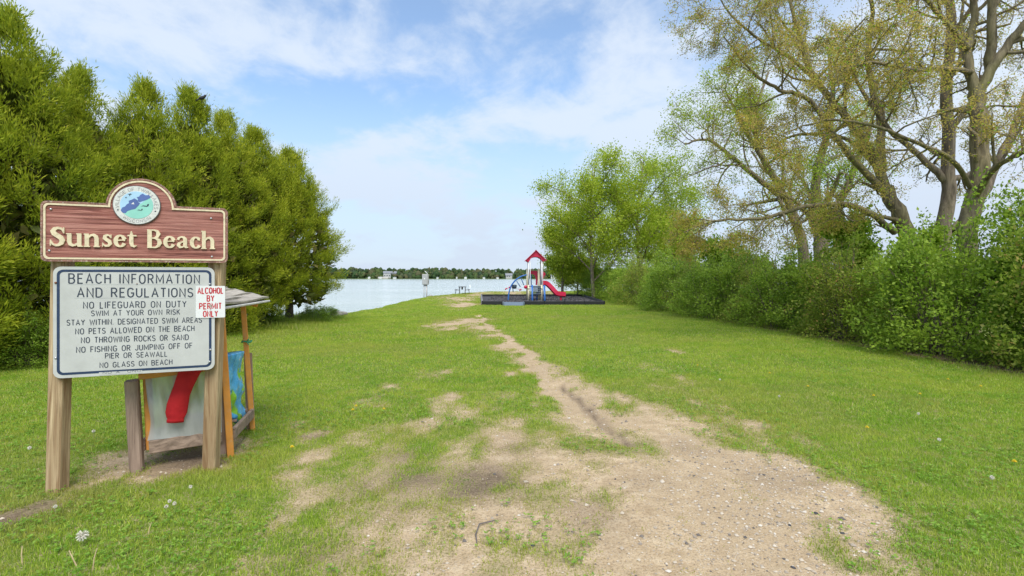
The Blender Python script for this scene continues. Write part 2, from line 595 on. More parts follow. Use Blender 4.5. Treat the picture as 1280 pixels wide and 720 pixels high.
def ground_mat():
    m, t, b, o = nodes('ground_soil_and_turf')
    ab = t.nodes.new('ShaderNodeAttribute'); ab.attribute_name = 'bare'
    ad = t.nodes.new('ShaderNodeAttribute'); ad.attribute_name = 'dark'
    big = tnoise(t, .9, 5, .6)
    mid = tnoise(t, 7, 6, .65)
    fine = tnoise(t, 60, 5, .7)
    grit = tnoise(t, 160, 3, .7)
    sand = ramp(t, mid, [(.3, (.38, .27, .155)), (.5, (.53, .395, .24)), (.7, (.66, .52, .34))])
    sand = mixrgb(t, ramp(t, big, [(.42, (0, 0, 0)), (.62, (.75, .75, .75))]), sand, (.45, .335, .205))
    sand = mixrgb(t, ramp(t, fine, [(.40, (.7, .7, .7)), (.5, (0, 0, 0))]), sand, (.30, .205, .12))
    sand = mixrgb(t, ramp(t, grit, [(.58, (0, 0, 0)), (.70, (.8, .8, .8))]), sand, (.64, .60, .52))
    v = t.nodes.new('ShaderNodeTexVoronoi')
    v.inputs['Scale'].default_value = 55
    tcc = t.nodes.new('ShaderNodeTexCoord')
    t.links.new(tcc.outputs['Object'], v.inputs['Vector'])
    sp = ramp(t, v.outputs['Distance'], [(.10, (1, 1, 1)), (.17, (0, 0, 0))])
    sepc = t.nodes.new('ShaderNodeSeparateColor')
    t.links.new(v.outputs['Color'], sepc.inputs[0])
    pick = ramp(t, sepc.outputs[0], [(.62, (0, 0, 0)), (.66, (1, 1, 1))])
    pc = ramp(t, sepc.outputs[1], [(.2, (.10, .09, .08)), (.5, (.38, .33, .27)), (.9, (.62, .56, .46))])
    sand = mixrgb(t, tmath(t, 'MULTIPLY', sp, pick), sand, pc)
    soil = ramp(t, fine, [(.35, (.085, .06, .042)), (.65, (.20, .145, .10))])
    turf = ramp(t, fine, [(.3, (.075, .10, .02)), (.5, (.13, .19, .028)), (.72, (.25, .24, .085))])
    turf2 = ramp(t, mid, [(.3, (.11, .19, .02)), (.7, (.20, .24, .04))])
    turf = mixrgb(t, .5, turf, turf2)
    f = tmath(t, 'ADD', ab.outputs['Fac'], tmath(t, 'MULTIPLY', tmath(t, 'ADD', tmath(t, 'SUBTRACT', fine, .5), tmath(t, 'SUBTRACT', mid, .5)), 1.1))
    thatch = ramp(t, fine, [(.3, (.20, .155, .075)), (.5, (.34, .28, .14)), (.72, (.47, .40, .24))])
    c = mixrgb(t, ramp(t, f, [(.0, (0, 0, 0)), (.22, (1, 1, 1))]), turf, thatch)
    c = mixrgb(t, ramp(t, f, [(.30, (0, 0, 0)), (.72, (1, 1, 1))]), c, sand)
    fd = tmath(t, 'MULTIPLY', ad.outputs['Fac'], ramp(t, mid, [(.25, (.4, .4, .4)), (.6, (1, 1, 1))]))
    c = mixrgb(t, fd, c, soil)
    t.links.new(c, b.inputs['Base Color'])
    b.inputs['Roughness'].default_value = .95
    b.inputs['Specular IOR Level'].default_value = .15
    h = tmath(t, 'ADD', tmath(t, 'MULTIPLY', fine, .6), tmath(t, 'ADD', tmath(t, 'MULTIPLY', mid, 1.3), tmath(t, 'MULTIPLY', sp, .5)))
    bump(t, b, h, .8, .02)
    return m


# ------------------------------------------------------------------ ground, water, far shore
def axis(lo, hi, c, fine, growth):
    out = [c]
    s = fine
    while out[-1] < hi:
        out.append(out[-1] + s); s = min(s * growth, .5 if abs(out[-1]) < 80 else 15)
    s = fine
    neg = [c]
    while neg[-1] > lo:
        neg.append(neg[-1] - s); s = min(s * growth, .5 if abs(neg[-1]) < 80 else 15)
    return np.array(neg[:0:-1] + out)


ax_ = axis(-420, 420, 0, .055, 1.022)
ax_ = np.concatenate([ax_])
ay_ = axis(-60, 72, 3.2, .055, 1.018)
GX, GY = np.meshgrid(ax_, ay_)
gx, gy = GX.ravel(), GY.ravel()
nb = bare(gx, gy)
gV = np.stack([gx, gy, gz(gx, gy)], 1)
nx_, ny_ = len(ax_), len(ay_)
ii = np.arange(nx_ * ny_).reshape(ny_, nx_)
gF = np.stack([ii[:-1, :-1], ii[:-1, 1:], ii[1:, 1:], ii[1:, :-1]], -1).reshape(-1, 4)
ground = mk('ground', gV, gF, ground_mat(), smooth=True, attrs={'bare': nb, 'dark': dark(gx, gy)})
tag(ground, 'worn sandy track and turf running down to the lake', kind='structure')

mw, t, b, o = nodes('lake_water')
b.inputs['Roughness'].default_value = .12
b.inputs['IOR'].default_value = 1.33
wn = tnoise(t, .02, 4, .6, (1, 3, 1))
t.links.new(ramp(t, wn, [(.35, (.50, .56, .52)), (.65, (.60, .65, .61))]), b.inputs['Base Color'])
w1 = tnoise(t, 1.6, 5, .65, (.6, 1.5, 1))
w2 = tnoise(t, .25, 3, .6, (.5, 1.4, 1))
bump(t, b, tmath(t, 'ADD', w1, w2), .8, .22)
wax = np.array([-2500, -1200, -500, -200, -80, -20, 20, 80, 200, 500, 1200, 2500.])
way = np.array([10, 30, 60, 120, 250, 450, 700, 900.])
X_, Y_ = np.meshgrid(wax, way)
jj = np.arange(X_.size).reshape(X_.shape)
water = mk('water', np.stack([X_.ravel(), Y_.ravel(), np.full(X_.size, WATER_Z)], 1),
           np.stack([jj[:-1, :-1], jj[:-1, 1:], jj[1:, 1:], jj[1:, :-1]], -1).reshape(-1, 4), mw)
tag(water, 'pale grey green lake water', kind='structure')

# far shore: low land rising behind the water, out to the horizon
fx_ = np.linspace(-3000, 3000, 121)
fy_ = np.array([632, 640, 660, 700, 760, 900, 1300, 2500, 5000.])
X_, Y_ = np.meshgrid(fx_, fy_)
Z_ = np.where(Y_ < 636, -2.5, -0.9 + 6 * sstep(640, 800, Y_) + 3 * (fbm(X_, Y_, 300, 3, 2) - .5) * sstep(650, 800, Y_))
jj = np.arange(X_.size).reshape(X_.shape)
fs = mk('far_shore', np.stack([X_.ravel(), Y_.ravel(), Z_.ravel()], 1),
        np.stack([jj[:-1, :-1], jj[:-1, 1:], jj[1:, 1:], jj[1:, :-1]], -1).reshape(-1, 4),
        plain('far_lawn', (.11, .16, .05), .9, .3, .02), smooth=True)
tag(fs, 'low land on the far side of the lake', kind='structure')


def ico(sub=1):
    import bmesh
    bm = bmesh.new()
    bmesh.ops.create_icosphere(bm, subdivisions=sub, radius=1)
    V = np.array([v.co[:] for v in bm.verts]); Fc = np.array([[v.index for v in f.verts] for f in bm.faces])
    bm.free()
    return V, Fc


IV, IF = ico(2)
IV1, IF1 = ico(1)


def blobs(cen, rad, seed, V0=IV, F0=IF, amp=.25):
    """lumpy crowns: cen (n,3), rad (n,3)"""
    r = np.random.default_rng(seed)
    n = len(cen)
    j = 1 + amp * (r.random((n, len(V0), 1)) - .5) * 2
    V = V0[None] * rad[:, None, :] * j + cen[:, None, :]
    Fc = F0[None] + (np.arange(n) * len(V0))[:, None, None]
    return V.reshape(-1, 3), Fc.reshape(-1, 3)


mfar, t, b, o = nodes('far_foliage')
gg = t.nodes.new('ShaderNodeNewGeometry')
c = ramp(t, gg.outputs['Random Per Island'], [(0, (.045, .085, .035)), (.35, (.07, .12, .045)), (.6, (.11, .15, .05)), (.85, (.15, .14, .07)), (1, (.06, .10, .06))])
nn = tnoise(t, .6, 4, .7)
c = mixrgb(t, ramp(t, nn, [(.4, (.55, .55, .55)), (.6, (0, 0, 0))]), c, (.03, .05, .025))
t.links.new(c, b.inputs['Base Color'])
b.inputs['Roughness'].default_value = 1
b.inputs['Specular IOR Level'].default_value = 0
bump(t, b, nn, 1.0, 2.0)
r_ = np.random.default_rng(5)
cen, rad = [], []
for k in range(3000):
    X = r_.uniform(-620, 900); Y = r_.choice([r_.uniform(650, 670), r_.uniform(660, 720), r_.uniform(700, 780)])
    hgt = (8.2 + 2.6 * vn(np.array([X]), np.array([0.]), 60, 3)[0] + r_.uniform(-3.2, 2.2)) * (.72 if Y < 672 else 1) + (1.2 if Y > 700 else 0)
    if X < -190: hgt += 1.5
    gzz = -0.9 + 6 * float(sstep(640, 800, Y))
    top = -0.9 + hgt + gzz * .45 + .9
    rr = r_.uniform(1.9, 4.4)
    cen.append((X, Y, top - rr * .9)); rad.append((rr, rr, rr * r_.uniform(.8, 1.2)))
    cen.append((X + r_.uniform(-2, 2), Y - 1, max(top - rr * 2.0, 0.5))); rad.append((rr * 1.1, rr, rr * 1.1))
V, Fc = blobs(np.array(cen), np.array(rad), 3, IV1, IF1, .42)
wds = mk('far_woods', V, Fc, mfar)
tag(wds, 'continuous belt of mixed green woods along the far lake shore', 'woods', kind='stuff')

WHITE = plain('white_paint', (.74, .74, .72), .5, .06)
HROOF = plain('house_roof_grey', (.22, .23, .25), .8, .2, .5)
HWALL = plain('house_wall_grey', (.42, .42, .40), .8, .1, .5)
GLASSD = plain('dark_window_glass', (.04, .05, .06), .1, .1)


def far_house(px, w, h, Y, wallm, label, rz=0.0, base=0.4):
    x = (px - CX) / F * Y
    root = empty('lake_house', (x, Y, base), rz)
    tag(root, label, 'house', 'houses along the far shore')
    MB().box((0, 0, h / 2 - 1), (w, 8, h + 2)).build('wall', wallm, root)
    rb = MB()
    e = .5
    rb.add([(-w / 2 - e, -4.5, h), (w / 2 + e, -4.5, h), (w / 2 + e, 4.5, h), (-w / 2 - e, 4.5, h), (-w / 2 - e, 0, h + 2.6), (w / 2 + e, 0, h + 2.6)],
           [(0, 1, 5, 4), (2, 3, 4, 5), (0, 4, 3), (1, 2, 5), (3, 2, 1, 0)])
    rb.build('roof', HROOF, root)
    for i in range(int(w // 3)):
        for fl in range(max(1, int(h // 2.8))):
            MB().box((-w / 2 + 1.6 + i * 3, -4.03, 1.5 + fl * 2.7), (1.3, .1, 1.3)).build('window', GLASSD, root)
    return root


far_house(484, 9, 4.6, 652, HWALL, 'grey house with white trim right of the cleared slope on the far shore', .2, 1.6)
far_house(493, 8, 3.6, 664, HWALL, 'grey house half hidden in trees above the small white boathouse', -.2, 2.6)
far_house(636, 8, 2.6, 650, HWALL, 'pale wide roofed lake house seen just left of the play tower', .1, .8)
far_house(692, 7, 2.8, 650, WHITE, 'white lake house glimpsed between the slide and the hedge trees', .0, .2)
far_house(712, 7, 3.4, 655, HWALL, 'grey lake house hidden behind the trees by the slide', .0, .6)
BL = ['tiny white boathouse below the grey shore houses', 'tiny white boathouse furthest to the west by the cedar row', 'white pier hut beyond the utility box', 'white boat lift beyond the picnic table',
      'white boathouse just left of the playground border', 'small white shed beside the cleared far slope', 'white boat lift between the play tower and the woods', 'white lift canopy halfway between utility box and picnic table']
for i, (px, w) in enumerate([(493.5, 4), (461.5, 2.6), (547, 2.5), (582, 3.2), (605, 3), (476, 3), (622, 3), (571, 1.6)]):
    Y = 645
    root = empty('boathouse', ((px - CX) / F * Y, Y, -.9))
    tag(root, BL[i], 'boathouse', 'white boathouses and lifts on the far shore')
    MB().box((0, 0, .9), (w, 3, 1.8)).build('wall', WHITE, root)
    MB().add([(-w / 2 - .2, -1.7, 1.8), (w / 2 + .2, -1.7, 1.8), (w / 2 + .2, 1.7, 1.8), (-w / 2 - .2, 1.7, 1.8), (0, -1.7, 2.6), (0, 1.7, 2.6)],
             [(0, 1, 4), (2, 3, 5), (1, 2, 5, 4), (3, 0, 4, 5), (3, 2, 1, 0)]).build('roof', WHITE if i % 2 else HROOF, root)
sl = MB().box((0, 0, 0), (13, .8, 2.6), rx=-.5).build('retaining_slope', plain('pale_riprap', (.42, .40, .36), .9, .3, 1.5))
sl.location = ((479.0 - CX) / F * 646, 646, .3)
tag(sl, 'pale stone retaining slope under the grey shore houses', 'retaining slope')

# mooring buoy on the lake
bo = MB()
bo.tube([(0, 0, -.3), (0, 0, -.05), (0, 0, .25), (0, 0, .42), (0, 0, .75), (0, 0, .8)], [.05, .22, .25, .12, .06, .02], 10)
by = bo.build('buoy', WHITE, smooth=True)
by.location = ((587.5 - CX) / F * 150, 150, WATER_Z)
tag(by, 'small white buoy floating beyond the picnic table', 'buoy')

# ------------------------------------------------------------------ the beach sign
SU = math.radians(21.8)
SL = np.array([-3.387, 3.78])
SD = np.array([math.cos(SU), math.sin(SU)])


def board(px, py, off=0.0):
    """board coordinates (along, up) of a pixel"""
    k = (px - CX) / F
    u = (k * SL[1] - SL[0]) / (SD[0] - k * SD[1])
    Y = SL[1] + u * SD[1]
    return u, EYE + (HZ - py) / F * Y


def arc(cx, cy, rx, ry, a0, a1, n=7):
    return [(cx + rx * math.cos(math.radians(a0 + (a1 - a0) * i / n)), cy + ry * math.sin(math.radians(a0 + (a1 - a0) * i / n))) for i in range(n + 1)]


GL = {
    'A': (.72, [[(0, 0), (.36, 1), (.72, 0)], [(.13, .33), (.59, .33)]]),
    'B': (.62, [[(0, 0), (0, 1), (.34, 1)] + arc(.34, .765, .24, .235, 90, -90) + [(0, .53)], [(.34, .53)] + arc(.36, .265, .26, .265, 90, -90) + [(0, 0)]]),
    'C': (.64, [arc(.33, .68, .33, .32, 25, 180) + arc(.33, .32, .33, .32, 180, 335)]),
    'D': (.64, [[(0, 0), (0, 1), (.28, 1)] + arc(.28, .66, .36, .34, 90, 0) + arc(.28, .34, .36, .34, 0, -90) + [(0, 0)]]),
    'E': (.54, [[(.54, 1), (0, 1), (0, 0), (.54, 0)], [(0, .52), (.46, .52)]]),
    'F': (.52, [[(.52, 1), (0, 1), (0, 0)], [(0, .52), (.44, .52)]]),
    'G': (.66, [arc(.33, .68, .33, .32, 25, 180) + arc(.33, .32, .33, .32, 180, 360) + [(.66, .46), (.36, .46)]]),
    'H': (.62, [[(0, 0), (0, 1)], [(.62, 0), (.62, 1)], [(0, .52), (.62, .52)]]),
    'I': (.0, [[(0, 0), (0, 1)]]),
    'J': (.48, [[(.48, 1), (.48, .26)] + arc(.24, .26, .24, .26, 0, -180, 8)]),
    'K': (.62, [[(0, 0), (0, 1)], [(.60, 1), (0, .38)], [(.22, .6), (.62, 0)]]),
    'L': (.5, [[(0, 1), (0, 0), (.5, 0)]]),
    'M': (.84, [[(0, 0), (0, 1), (.42, .22), (.84, 1), (.84, 0)]]),
    'N': (.64, [[(0, 0), (0, 1), (.64, 0), (.64, 1)]]),
    'O': (.66, [arc(.33, .67, .33, .33, 0, 180) + arc(.33, .33, .33, .33, 180, 360) + [(.66, .67)]]),
    'P': (.58, [[(0, 0), (0, 1), (.32, 1)] + arc(.32, .74, .26, .26, 90, -90) + [(0, .48)]]),
    'R': (.62, [[(0, 0), (0, 1), (.32, 1)] + arc(.32, .75, .26, .25, 90, -90) + [(0, .5)], [(.3, .5), (.62, 0)]]),
    'S': (.6, [arc(.3, .75, .28, .25, 20, 270, 10) + arc(.3, .25, .30, .25, 90, -160, 10)[1:]]),
    'T': (.6, [[(0, 1), (.6, 1)], [(.3, 1), (.3, 0)]]),
    'U': (.62, [[(0, 1), (0, .31)] + arc(.31, .31, .31, .31, 180, 360, 9) + [(.62, 1)]]),
    'V': (.68, [[(0, 1), (.34, 0), (.68, 1)]]),
    'W': (1.0, [[(0, 1), (.25, 0), (.5, .85), (.75, 0), (1.0, 1)]]),
    'Y': (.66, [[(0, 1), (.33, .5), (.66, 1)], [(.33, .5), (.33, 0)]]),
    'Z': (.6, [[(0, 1), (.6, 1), (0, 0), (.6, 0)]]),
    '.': (.0, [[(0, 0), (0, .08)]]),
}


def strip(pts, w):
    """outline of a stroked polyline -> quads in 2-D; w scalar or per point"""
    P = np.array([p[:2] for p in pts], float)
    k = [0] + [i for i in range(1, len(P)) if np.linalg.norm(P[i] - P[i - 1]) > 1e-6]
    P = P[k]
    Wd = (np.full(len(P), w) if np.isscalar(w) else np.asarray(w, float)[k])
    d = norm(P[1:] - P[:-1])
    nrm = np.stack([-d[:, 1], d[:, 0]], 1)
    out = []
    for i in range(len(P)):
        if i == 0: n = nrm[0]; s = 1
        elif i == len(P) - 1: n = nrm[-1]; s = 1
        else:
            n = nrm[i - 1] + nrm[i]
            ln = np.linalg.norm(n)
            n = n / (ln + 1e-9)
            s = min(1 / max(.35, np.dot(n, nrm[i])), 2.2)
        out.append(P[i] + n * Wd[i] / 2 * s)
        out.append(P[i] - n * Wd[i] / 2 * s)
    return np.array(out), [(2 * i, 2 * i + 1, 2 * i + 3, 2 * i + 2) for i in range(len(P) - 1)]


def text_strips(text, gap=.3, space=.62):
    """-> list of polylines (with unit cap height) and the total width"""
    x = 0
    out = []
    for ch in text:
        if ch == ' ':
            x += space; continue
        w, st = GL[ch]
        for s in st:
            out.append([(px_ + x, py_) for px_, py_ in s])
        x += w + gap
    return out, x - gap


def lettering(text, u0, u1, v0, v1, h, y, mat, parent, sw=.15, name='lettering', gap=.3, space=.62, up=True):
    st, w = text_strips(text, gap, space)
    V, Fc = [], []
    sx = (u1 - u0) / w
    for k, s in enumerate(st):
        q = [(a * sx, b_ * h) for a, b_ in s]
        pv, pf = strip(q, sw * h)
        b0 = len(V)
        for (a, b_) in pv:
            V.append((u0 + a, y - .0003 * (k % 3), v0 + (v1 - v0) * (a / (u1 - u0)) + b_))
        Fc += [tuple(i + b0 for i in f) for f in pf]
    return tag(mk(name, V, Fc, mat, parent), kind='stuff')


def poly_slab(pts, y0, y1):
    """closed outline in (x,z) extruded from y0 (front) to y1 (back)"""
    n = len(pts)
    V = [(p[0], y0, p[1]) for p in pts] + [(p[0], y1, p[1]) for p in pts]
    Fc = [tuple(range(n)), tuple(range(2 * n - 1, n - 1, -1))]
    for i in range(n):
        j = (i + 1) % n
        Fc.append((i, i + n, j + n, j))
    return V, Fc


def rrect(x0, z0, x1, z1, r, n=6):
    return (arc(x1 - r, z0 + r, r, r, -90, 0, n) + arc(x1 - r, z1 - r, r, r, 0, 90, n) + arc(x0 + r, z1 - r, r, r, 90, 180, n) + arc(x0 + r, z0 + r, r, r, 180, 270, n))


sign = empty('beach_sign', (SL[0], SL[1], 0), SU)
tag(sign, 'wooden post sign reading Sunset Beach above a white beach regulations board', 'sign')
POSTW = wood('weathered_post_wood', (.24, .135, .06), (.64, .49, .29), 'Z', 22, .85, (.22, .12, .055), .05)
NAVY = plain('navy_paint', (.022, .042, .095), .45, .2, 30)
INK = plain('dark_ink', (.035, .045, .07), .5, .25, 60)


def post(b, tp, w, rz):
    V = []
    c, s = math.cos(rz), math.sin(rz)
    zs = np.linspace(0, 1, 8)
    e = w / 2; q = w * .08
    sec = [(-e + q, -e), (e - q, -e), (e, -e + q), (e, e - q), (e - q, e), (-e + q, e), (-e, e - q), (-e, -e + q)]
    for t_ in zs:
        p = np.array(b) * (1 - t_) + np.array(tp) * t_
        for (a, d) in sec:
            V.append((p[0] + a * c - d * s, p[1] + a * s + d * c, p[2]))
    Fc = [(r * 8 + i, r * 8 + (i + 1) % 8, r * 8 + 8 + (i + 1) % 8, r * 8 + 8 + i) for r in range(7) for i in range(8)]
    Fc += [tuple(range(7, -1, -1)), tuple(range(56, 64))]
    return V, Fc


V, Fc = post((-.012, .085, -.3), (.04, .072, 2.12), .104, -SU + .06)
mk('post', V, Fc, POSTW, sign)
V, Fc = post((.985, .14, -.3), (1.062, .072, 2.12), .104, -SU + .12)
mk('post', V, Fc, POSTW, sign)

# header board
HU0, HU1 = -.062, 1.135
HV0, HV1 = 1.716, 2.155
AC, AR = .552, .226      # centre and half-width of the arch


def header_outline(ins):
    x0, x1, z0, z1 = HU0 + ins, HU1 - ins, HV0 + ins, HV1 - ins
    r = .035 - ins * .4
    pts = arc(x1 - r, z0 + r, r, r, -90, 0, 5) + arc(x1 - r, z1 - r, r, r, 0, 90, 5)
    ar = AR - ins
    pts += [(AC + ar + .0, z1)]
    pts += arc(AC, 2.155 - .02, ar, .222 - ins, 4, 176, 22)
    pts += [(AC - ar - .0, z1)]
    pts += arc(x0 + r, z1 - r, r, r, 90, 180, 5) + arc(x0 + r, z0 + r, r, r, 180, 270, 5)
    return pts


mh, t, b, o = nodes('red_brown_sandblasted_wood')
n = tnoise(t, 70, 5, .6, (.03, 1, 1), dist=1.2)
n2 = tnoise(t, 3, 4, .6, (.3, 1, 1))
c = ramp(t, n, [(.36, (.12, .030, .022)), (.47, (.27, .085, .062)), (.62, (.46, .20, .155))])
c = mixrgb(t, ramp(t, n2, [(.45, (0, 0, 0)), (.8, (.4, .4, .4))]), c, (.42, .24, .20))
t.links.new(c, b.inputs['Base Color'])
b.inputs['Roughness'].default_value = .7
bump(t, b, n, 1.0, .006)
CREAM = plain('worn_cream_paint', (.74, .63, .42), .6, .12, 14, 0, .3, (1, 1, 1), (.42, .34, .22))
V, Fc = poly_slab(header_outline(0), -.022, .018)
hb = mk('header_board', V, Fc, mh, sign)


def closed_band(o_out, o_in, y0, y1):
    n = len(o_out)
    V = [(p[0], y0, p[1]) for p in o_out] + [(p[0], y0, p[1]) for p in o_in] + [(p[0], y1, p[1]) for p in o_out] + [(p[0], y1, p[1]) for p in o_in]
    Fc = []
    for i in range(n):
        j = (i + 1) % n
        Fc += [(i, j, n + j, n + i), (i, 2 * n + i, 2 * n + j, j), (n + i, n + j, 3 * n + j, 3 * n + i)]
    return V, Fc


V, Fc = closed_band(header_outline(.014), header_outline(.027), -.029, -.0205)
mk('border', V, Fc, CREAM, hb)
V, Fc = closed_band(header_outline(-.003), header_outline(.009), -.026, -.0195)
mk('edge_rim', V, Fc, plain('flaking_rim_paint', (.26, .13, .10), .8, .5, 30, 0, .3, (1, 1, 1), (.62, .55, .45)), hb)

# raised serif letters: strokes as (x, y, width)
T_ = .20   # stem


def bowl(cx, cy, rx, ry, a0, a1, wt, wn, n=14, ph=0):
    """arc whose width swells on its left/right sides"""
    out = []
    for i in range(n + 1):
        a = math.radians(a0 + (a1 - a0) * i / n)
        out.append((cx + rx * math.cos(a), cy + ry * math.sin(a), wn + (wt - wn) * abs(math.cos(a + ph)) ** 1.3))
    return out


def serif(x, y, w, h=.07): return [(x - w / 2, y, h), (x + w / 2, y, h)]


BIG = {
    'S': (.68, [[(.58, .70, .05), (.56, .82, .09), (.48, .90, .12), (.36, .93, .13), (.22, .88, .18), (.15, .76, .22), (.20, .64, .235), (.34, .54, .24), (.48, .44, .24), (.54, .31, .235), (.50, .17, .20), (.38, .08, .14), (.26, .06, .12), (.14, .12, .09), (.08, .24, .07), (.06, .32, .04)],
                [(.60, .66, .05), (.60, .96, .05)], [(.05, .04, .05), (.05, .34, .05)]]),
    'u': (.74, [[(.15, .66, T_), (.15, .26, T_), (.19, .13, .17), (.29, .07, .13), (.41, .10, .11), (.50, .18, .08)], [(.57, .66, T_), (.57, .04, T_)], [(.02, .65, .06), (.24, .65, .06)], [(.44, .65, .06), (.66, .65, .06)], [(.50, .03, .06), (.72, .03, .06)]]),
    'n': (.76, [[(.15, .64, T_), (.15, .03, T_)], [(.22, .48, .08), (.32, .60, .11), (.44, .62, .14), (.54, .54, .18), (.57, .42, T_), (.57, .03, T_)], [(.02, .65, .06), (.24, .65, .06)], [(.02, .03, .06), (.29, .03, .06)], [(.44, .03, .06), (.71, .03, .06)]]),
    's': (.52, [[(.42, .50, .05), (.38, .60, .08), (.28, .63, .10), (.17, .58, .15), (.16, .47, .18), (.26, .38, .19), (.37, .30, .19), (.40, .19, .17), (.32, .09, .12), (.20, .07, .10), (.11, .14, .07), (.08, .22, .04)],
                [(.44, .47, .04), (.44, .66, .04)], [(.07, .03, .04), (.07, .24, .04)]]),
    'e': (.62, [bowl(.32, .34, .20, .28, 18, 335, .21, .09, 20), [(.13, .36, .07), (.52, .40, .07)], [(.50, .42, .12), (.50, .34, .06)]]),
    't': (.48, [[(.20, .86, .04), (.20, .72, .13), (.20, .58, T_), (.20, .24, T_), (.24, .12, .16), (.33, .07, .11), (.44, .12, .05)], [(.03, .63, .08), (.44, .63, .08)]]),
    'B': (.80, [[(.19, .95, .22), (.19, .03, .22)], [(.08, .95, .07), (.40, .95, .08), (.54, .90, .14), (.60, .75, .20), (.54, .60, .14), (.40, .53, .08), (.24, .53, .06)], [(.30, .53, .07), (.46, .52, .09), (.62, .43, .17), (.66, .28, .22), (.60, .13, .16), (.46, .04, .09), (.08, .04, .07)]]),
    'a': (.64, [[(.10, .47, .14), (.14, .57, .11), (.26, .63, .09), (.38, .60, .14), (.44, .50, T_), (.44, .14, T_), (.50, .07, .10), (.59, .08, .05)], [(.42, .38, .06), (.26, .35, .09), (.14, .27, .15), (.12, .17, .17), (.20, .08, .13), (.32, .09, .08), (.42, .18, .06)]]),
    'c': (.56, [bowl(.32, .34, .20, .28, 40, 328, .21, .09, 18), [(.46, .46, .14), (.48, .54, .10)]]),
    'h': (.76, [[(.15, .97, T_), (.15, .03, T_)], [(.22, .48, .08), (.32, .60, .11), (.44, .62, .14), (.54, .54, .18), (.57, .42, T_), (.57, .03, T_)], [(.02, .96, .06), (.24, .96, .06)], [(.02, .03, .06), (.29, .03, .06)], [(.44, .03, .06), (.71, .03, .06)]]),
}
txt = 'Sunset Beach'
tw = sum(.36 if ch == ' ' else BIG[ch][0] for ch in txt) + .0
u0, u1 = board(64, 300)[0], board(271, 300)[0]
hh = .148
k = (u1 - u0) / (tw)
x = u0
vb = 1.823
for ci, ch in enumerate(txt):
    if ch == ' ':
        x += .36 * k; continue
    w, strokes = BIG[ch]
    V, Fc = [], []
    for si, s in enumerate(strokes):
        pv, pf = strip([(p[0] * k, p[1] * hh) for p in s], [p[2] * (k * .93) for p in s])
        n0 = len(V)
        y0 = -.0335 - .0003 * si
        m_ = len(pv)
        V += [(x + a, y0, vb + d) for a, d in pv] + [(x + a, -.0215, vb + d) for a, d in pv]
        Fc += [tuple(i + n0 for i in f) for f in pf]
        for i in range(len(pf)):
            Fc += [(n0 + 2 * i, n0 + 2 * i + 2, n0 + m_ + 2 * i + 2, n0 + m_ + 2 * i), (n0 + 2 * i + 1, n0 + m_ + 2 * i + 1, n0 + m_ + 2 * i + 3, n0 + 2 * i + 3)]
        Fc += [(n0, n0 + m_, n0 + m_ + 1, n0 + 1), (n0 + m_ - 2, n0 + m_ - 1, n0 + 2 * m_ - 1, n0 + 2 * m_ - 2)]
    mk('raised_letter', V, Fc, CREAM, hb)
    x += w * k

STEEL = plain('bolt_steel', (.55, .55, .56), .35, .1, 20, .7)
for (px, py) in ((65.5, 262), (63.5, 313.5), (264.5, 273.5), (265.5, 321)):
    u, v = board(px, py)
    mb = MB()
    mb.tube([(u, -.021, v), (u, -.027, v), (u, -.030, v)], [.0085, .008, .004], 10)
    mb.build('bolt', STEEL, hb, True)

# medallion
MU, MV, MR = board(172.8, 257)[0], 2.152, .150
med = empty('medallion', (0, 0, 0))
bpy.data.objects.remove(med)


def disc(cx, cz, rx, rz, y0, y1, n=40):
    return poly_slab([(cx + rx * math.cos(2 * PI * i / n), cz + rz * math.sin(2 * PI * i / n)) for i in range(n)], y0, y1)


RING = plain('medallion_ring_paint', (.66, .66, .62), .5, .12, 30, 0, .1, (1, 1, 1), (.45, .43, .40))
V, Fc = disc(MU, MV, MR * 1.0, MR * .97, -.036, -.0212)
med = mk('medallion', V, Fc, RING, sign)
V, Fc = disc(MU, MV, MR * 1.035, MR * 1.005, -.033, -.0212)
mk('medallion_rim', V, Fc, plain('medallion_rim_dark', (.12, .11, .11), .6, .2, 30), med)
V, Fc = disc(MU, MV, MR * .715, MR * .70, -.0372, -.035)
mk('sky_field', V, Fc, plain('emblem_light_blue', (.40, .62, .80), .5, .08, 10), med)


def mpoly(name, pts, y, mat):
    V = [(MU + a * MR, y, MV + d * MR) for a, d in pts]
    return mk(name, V, [tuple(range(len(V)))], mat, med)


gp = [(.71 * math.cos(math.radians(a)), .695 * math.sin(math.radians(a))) for a in range(-143, 38, 6)]
mpoly('water_field', gp + [(.10, .02), (-.3, -.25)], -.0378, plain('emblem_sea_green', (.28, .62, .52), .5, .08, 10))
LK = plain('emblem_lake_blue', (.085, .14, .36), .5, .12, 10)
mpoly('lake_shape', [(-.68, -.30), (-.60, -.42), (-.47, -.44), (-.40, -.33), (-.25, -.26), (-.06, -.20), (.08, -.02), (.14, .10), (.05, .16), (.02, .26), (-.10, .34), (-.20, .27), (-.34, .20), (-.33, .08), (-.42, .02), (-.50, -.10), (-.62, -.16)], -.0384, LK)
mpoly('lake_shape', [(.02, .20), (.12, .16), (.26, .22), (.44, .30), (.56, .38), (.60, .46), (.52, .55), (.38, .52), (.26, .60), (.16, .54), (.10, .44), (.0, .40), (.06, .30)], -.0387, LK)
mpoly('sail', [(-.24, .04), (-.10, .03), (-.13, .14), (-.18, .10)], -.0390, WHITE)
for (a, d, s) in ((-.30, .52, .10), (-.46, .36, .06)):
    mpoly('bird', [(a - s, d + s * .3), (a - s * .2, d + s * .2), (a + s * .2, d + s * .6), (a + s, d + s * .2), (a + s * .2, d), (a + s * .1, d - s), (a - s * .25, d - s * .1)], -.0390, INK)
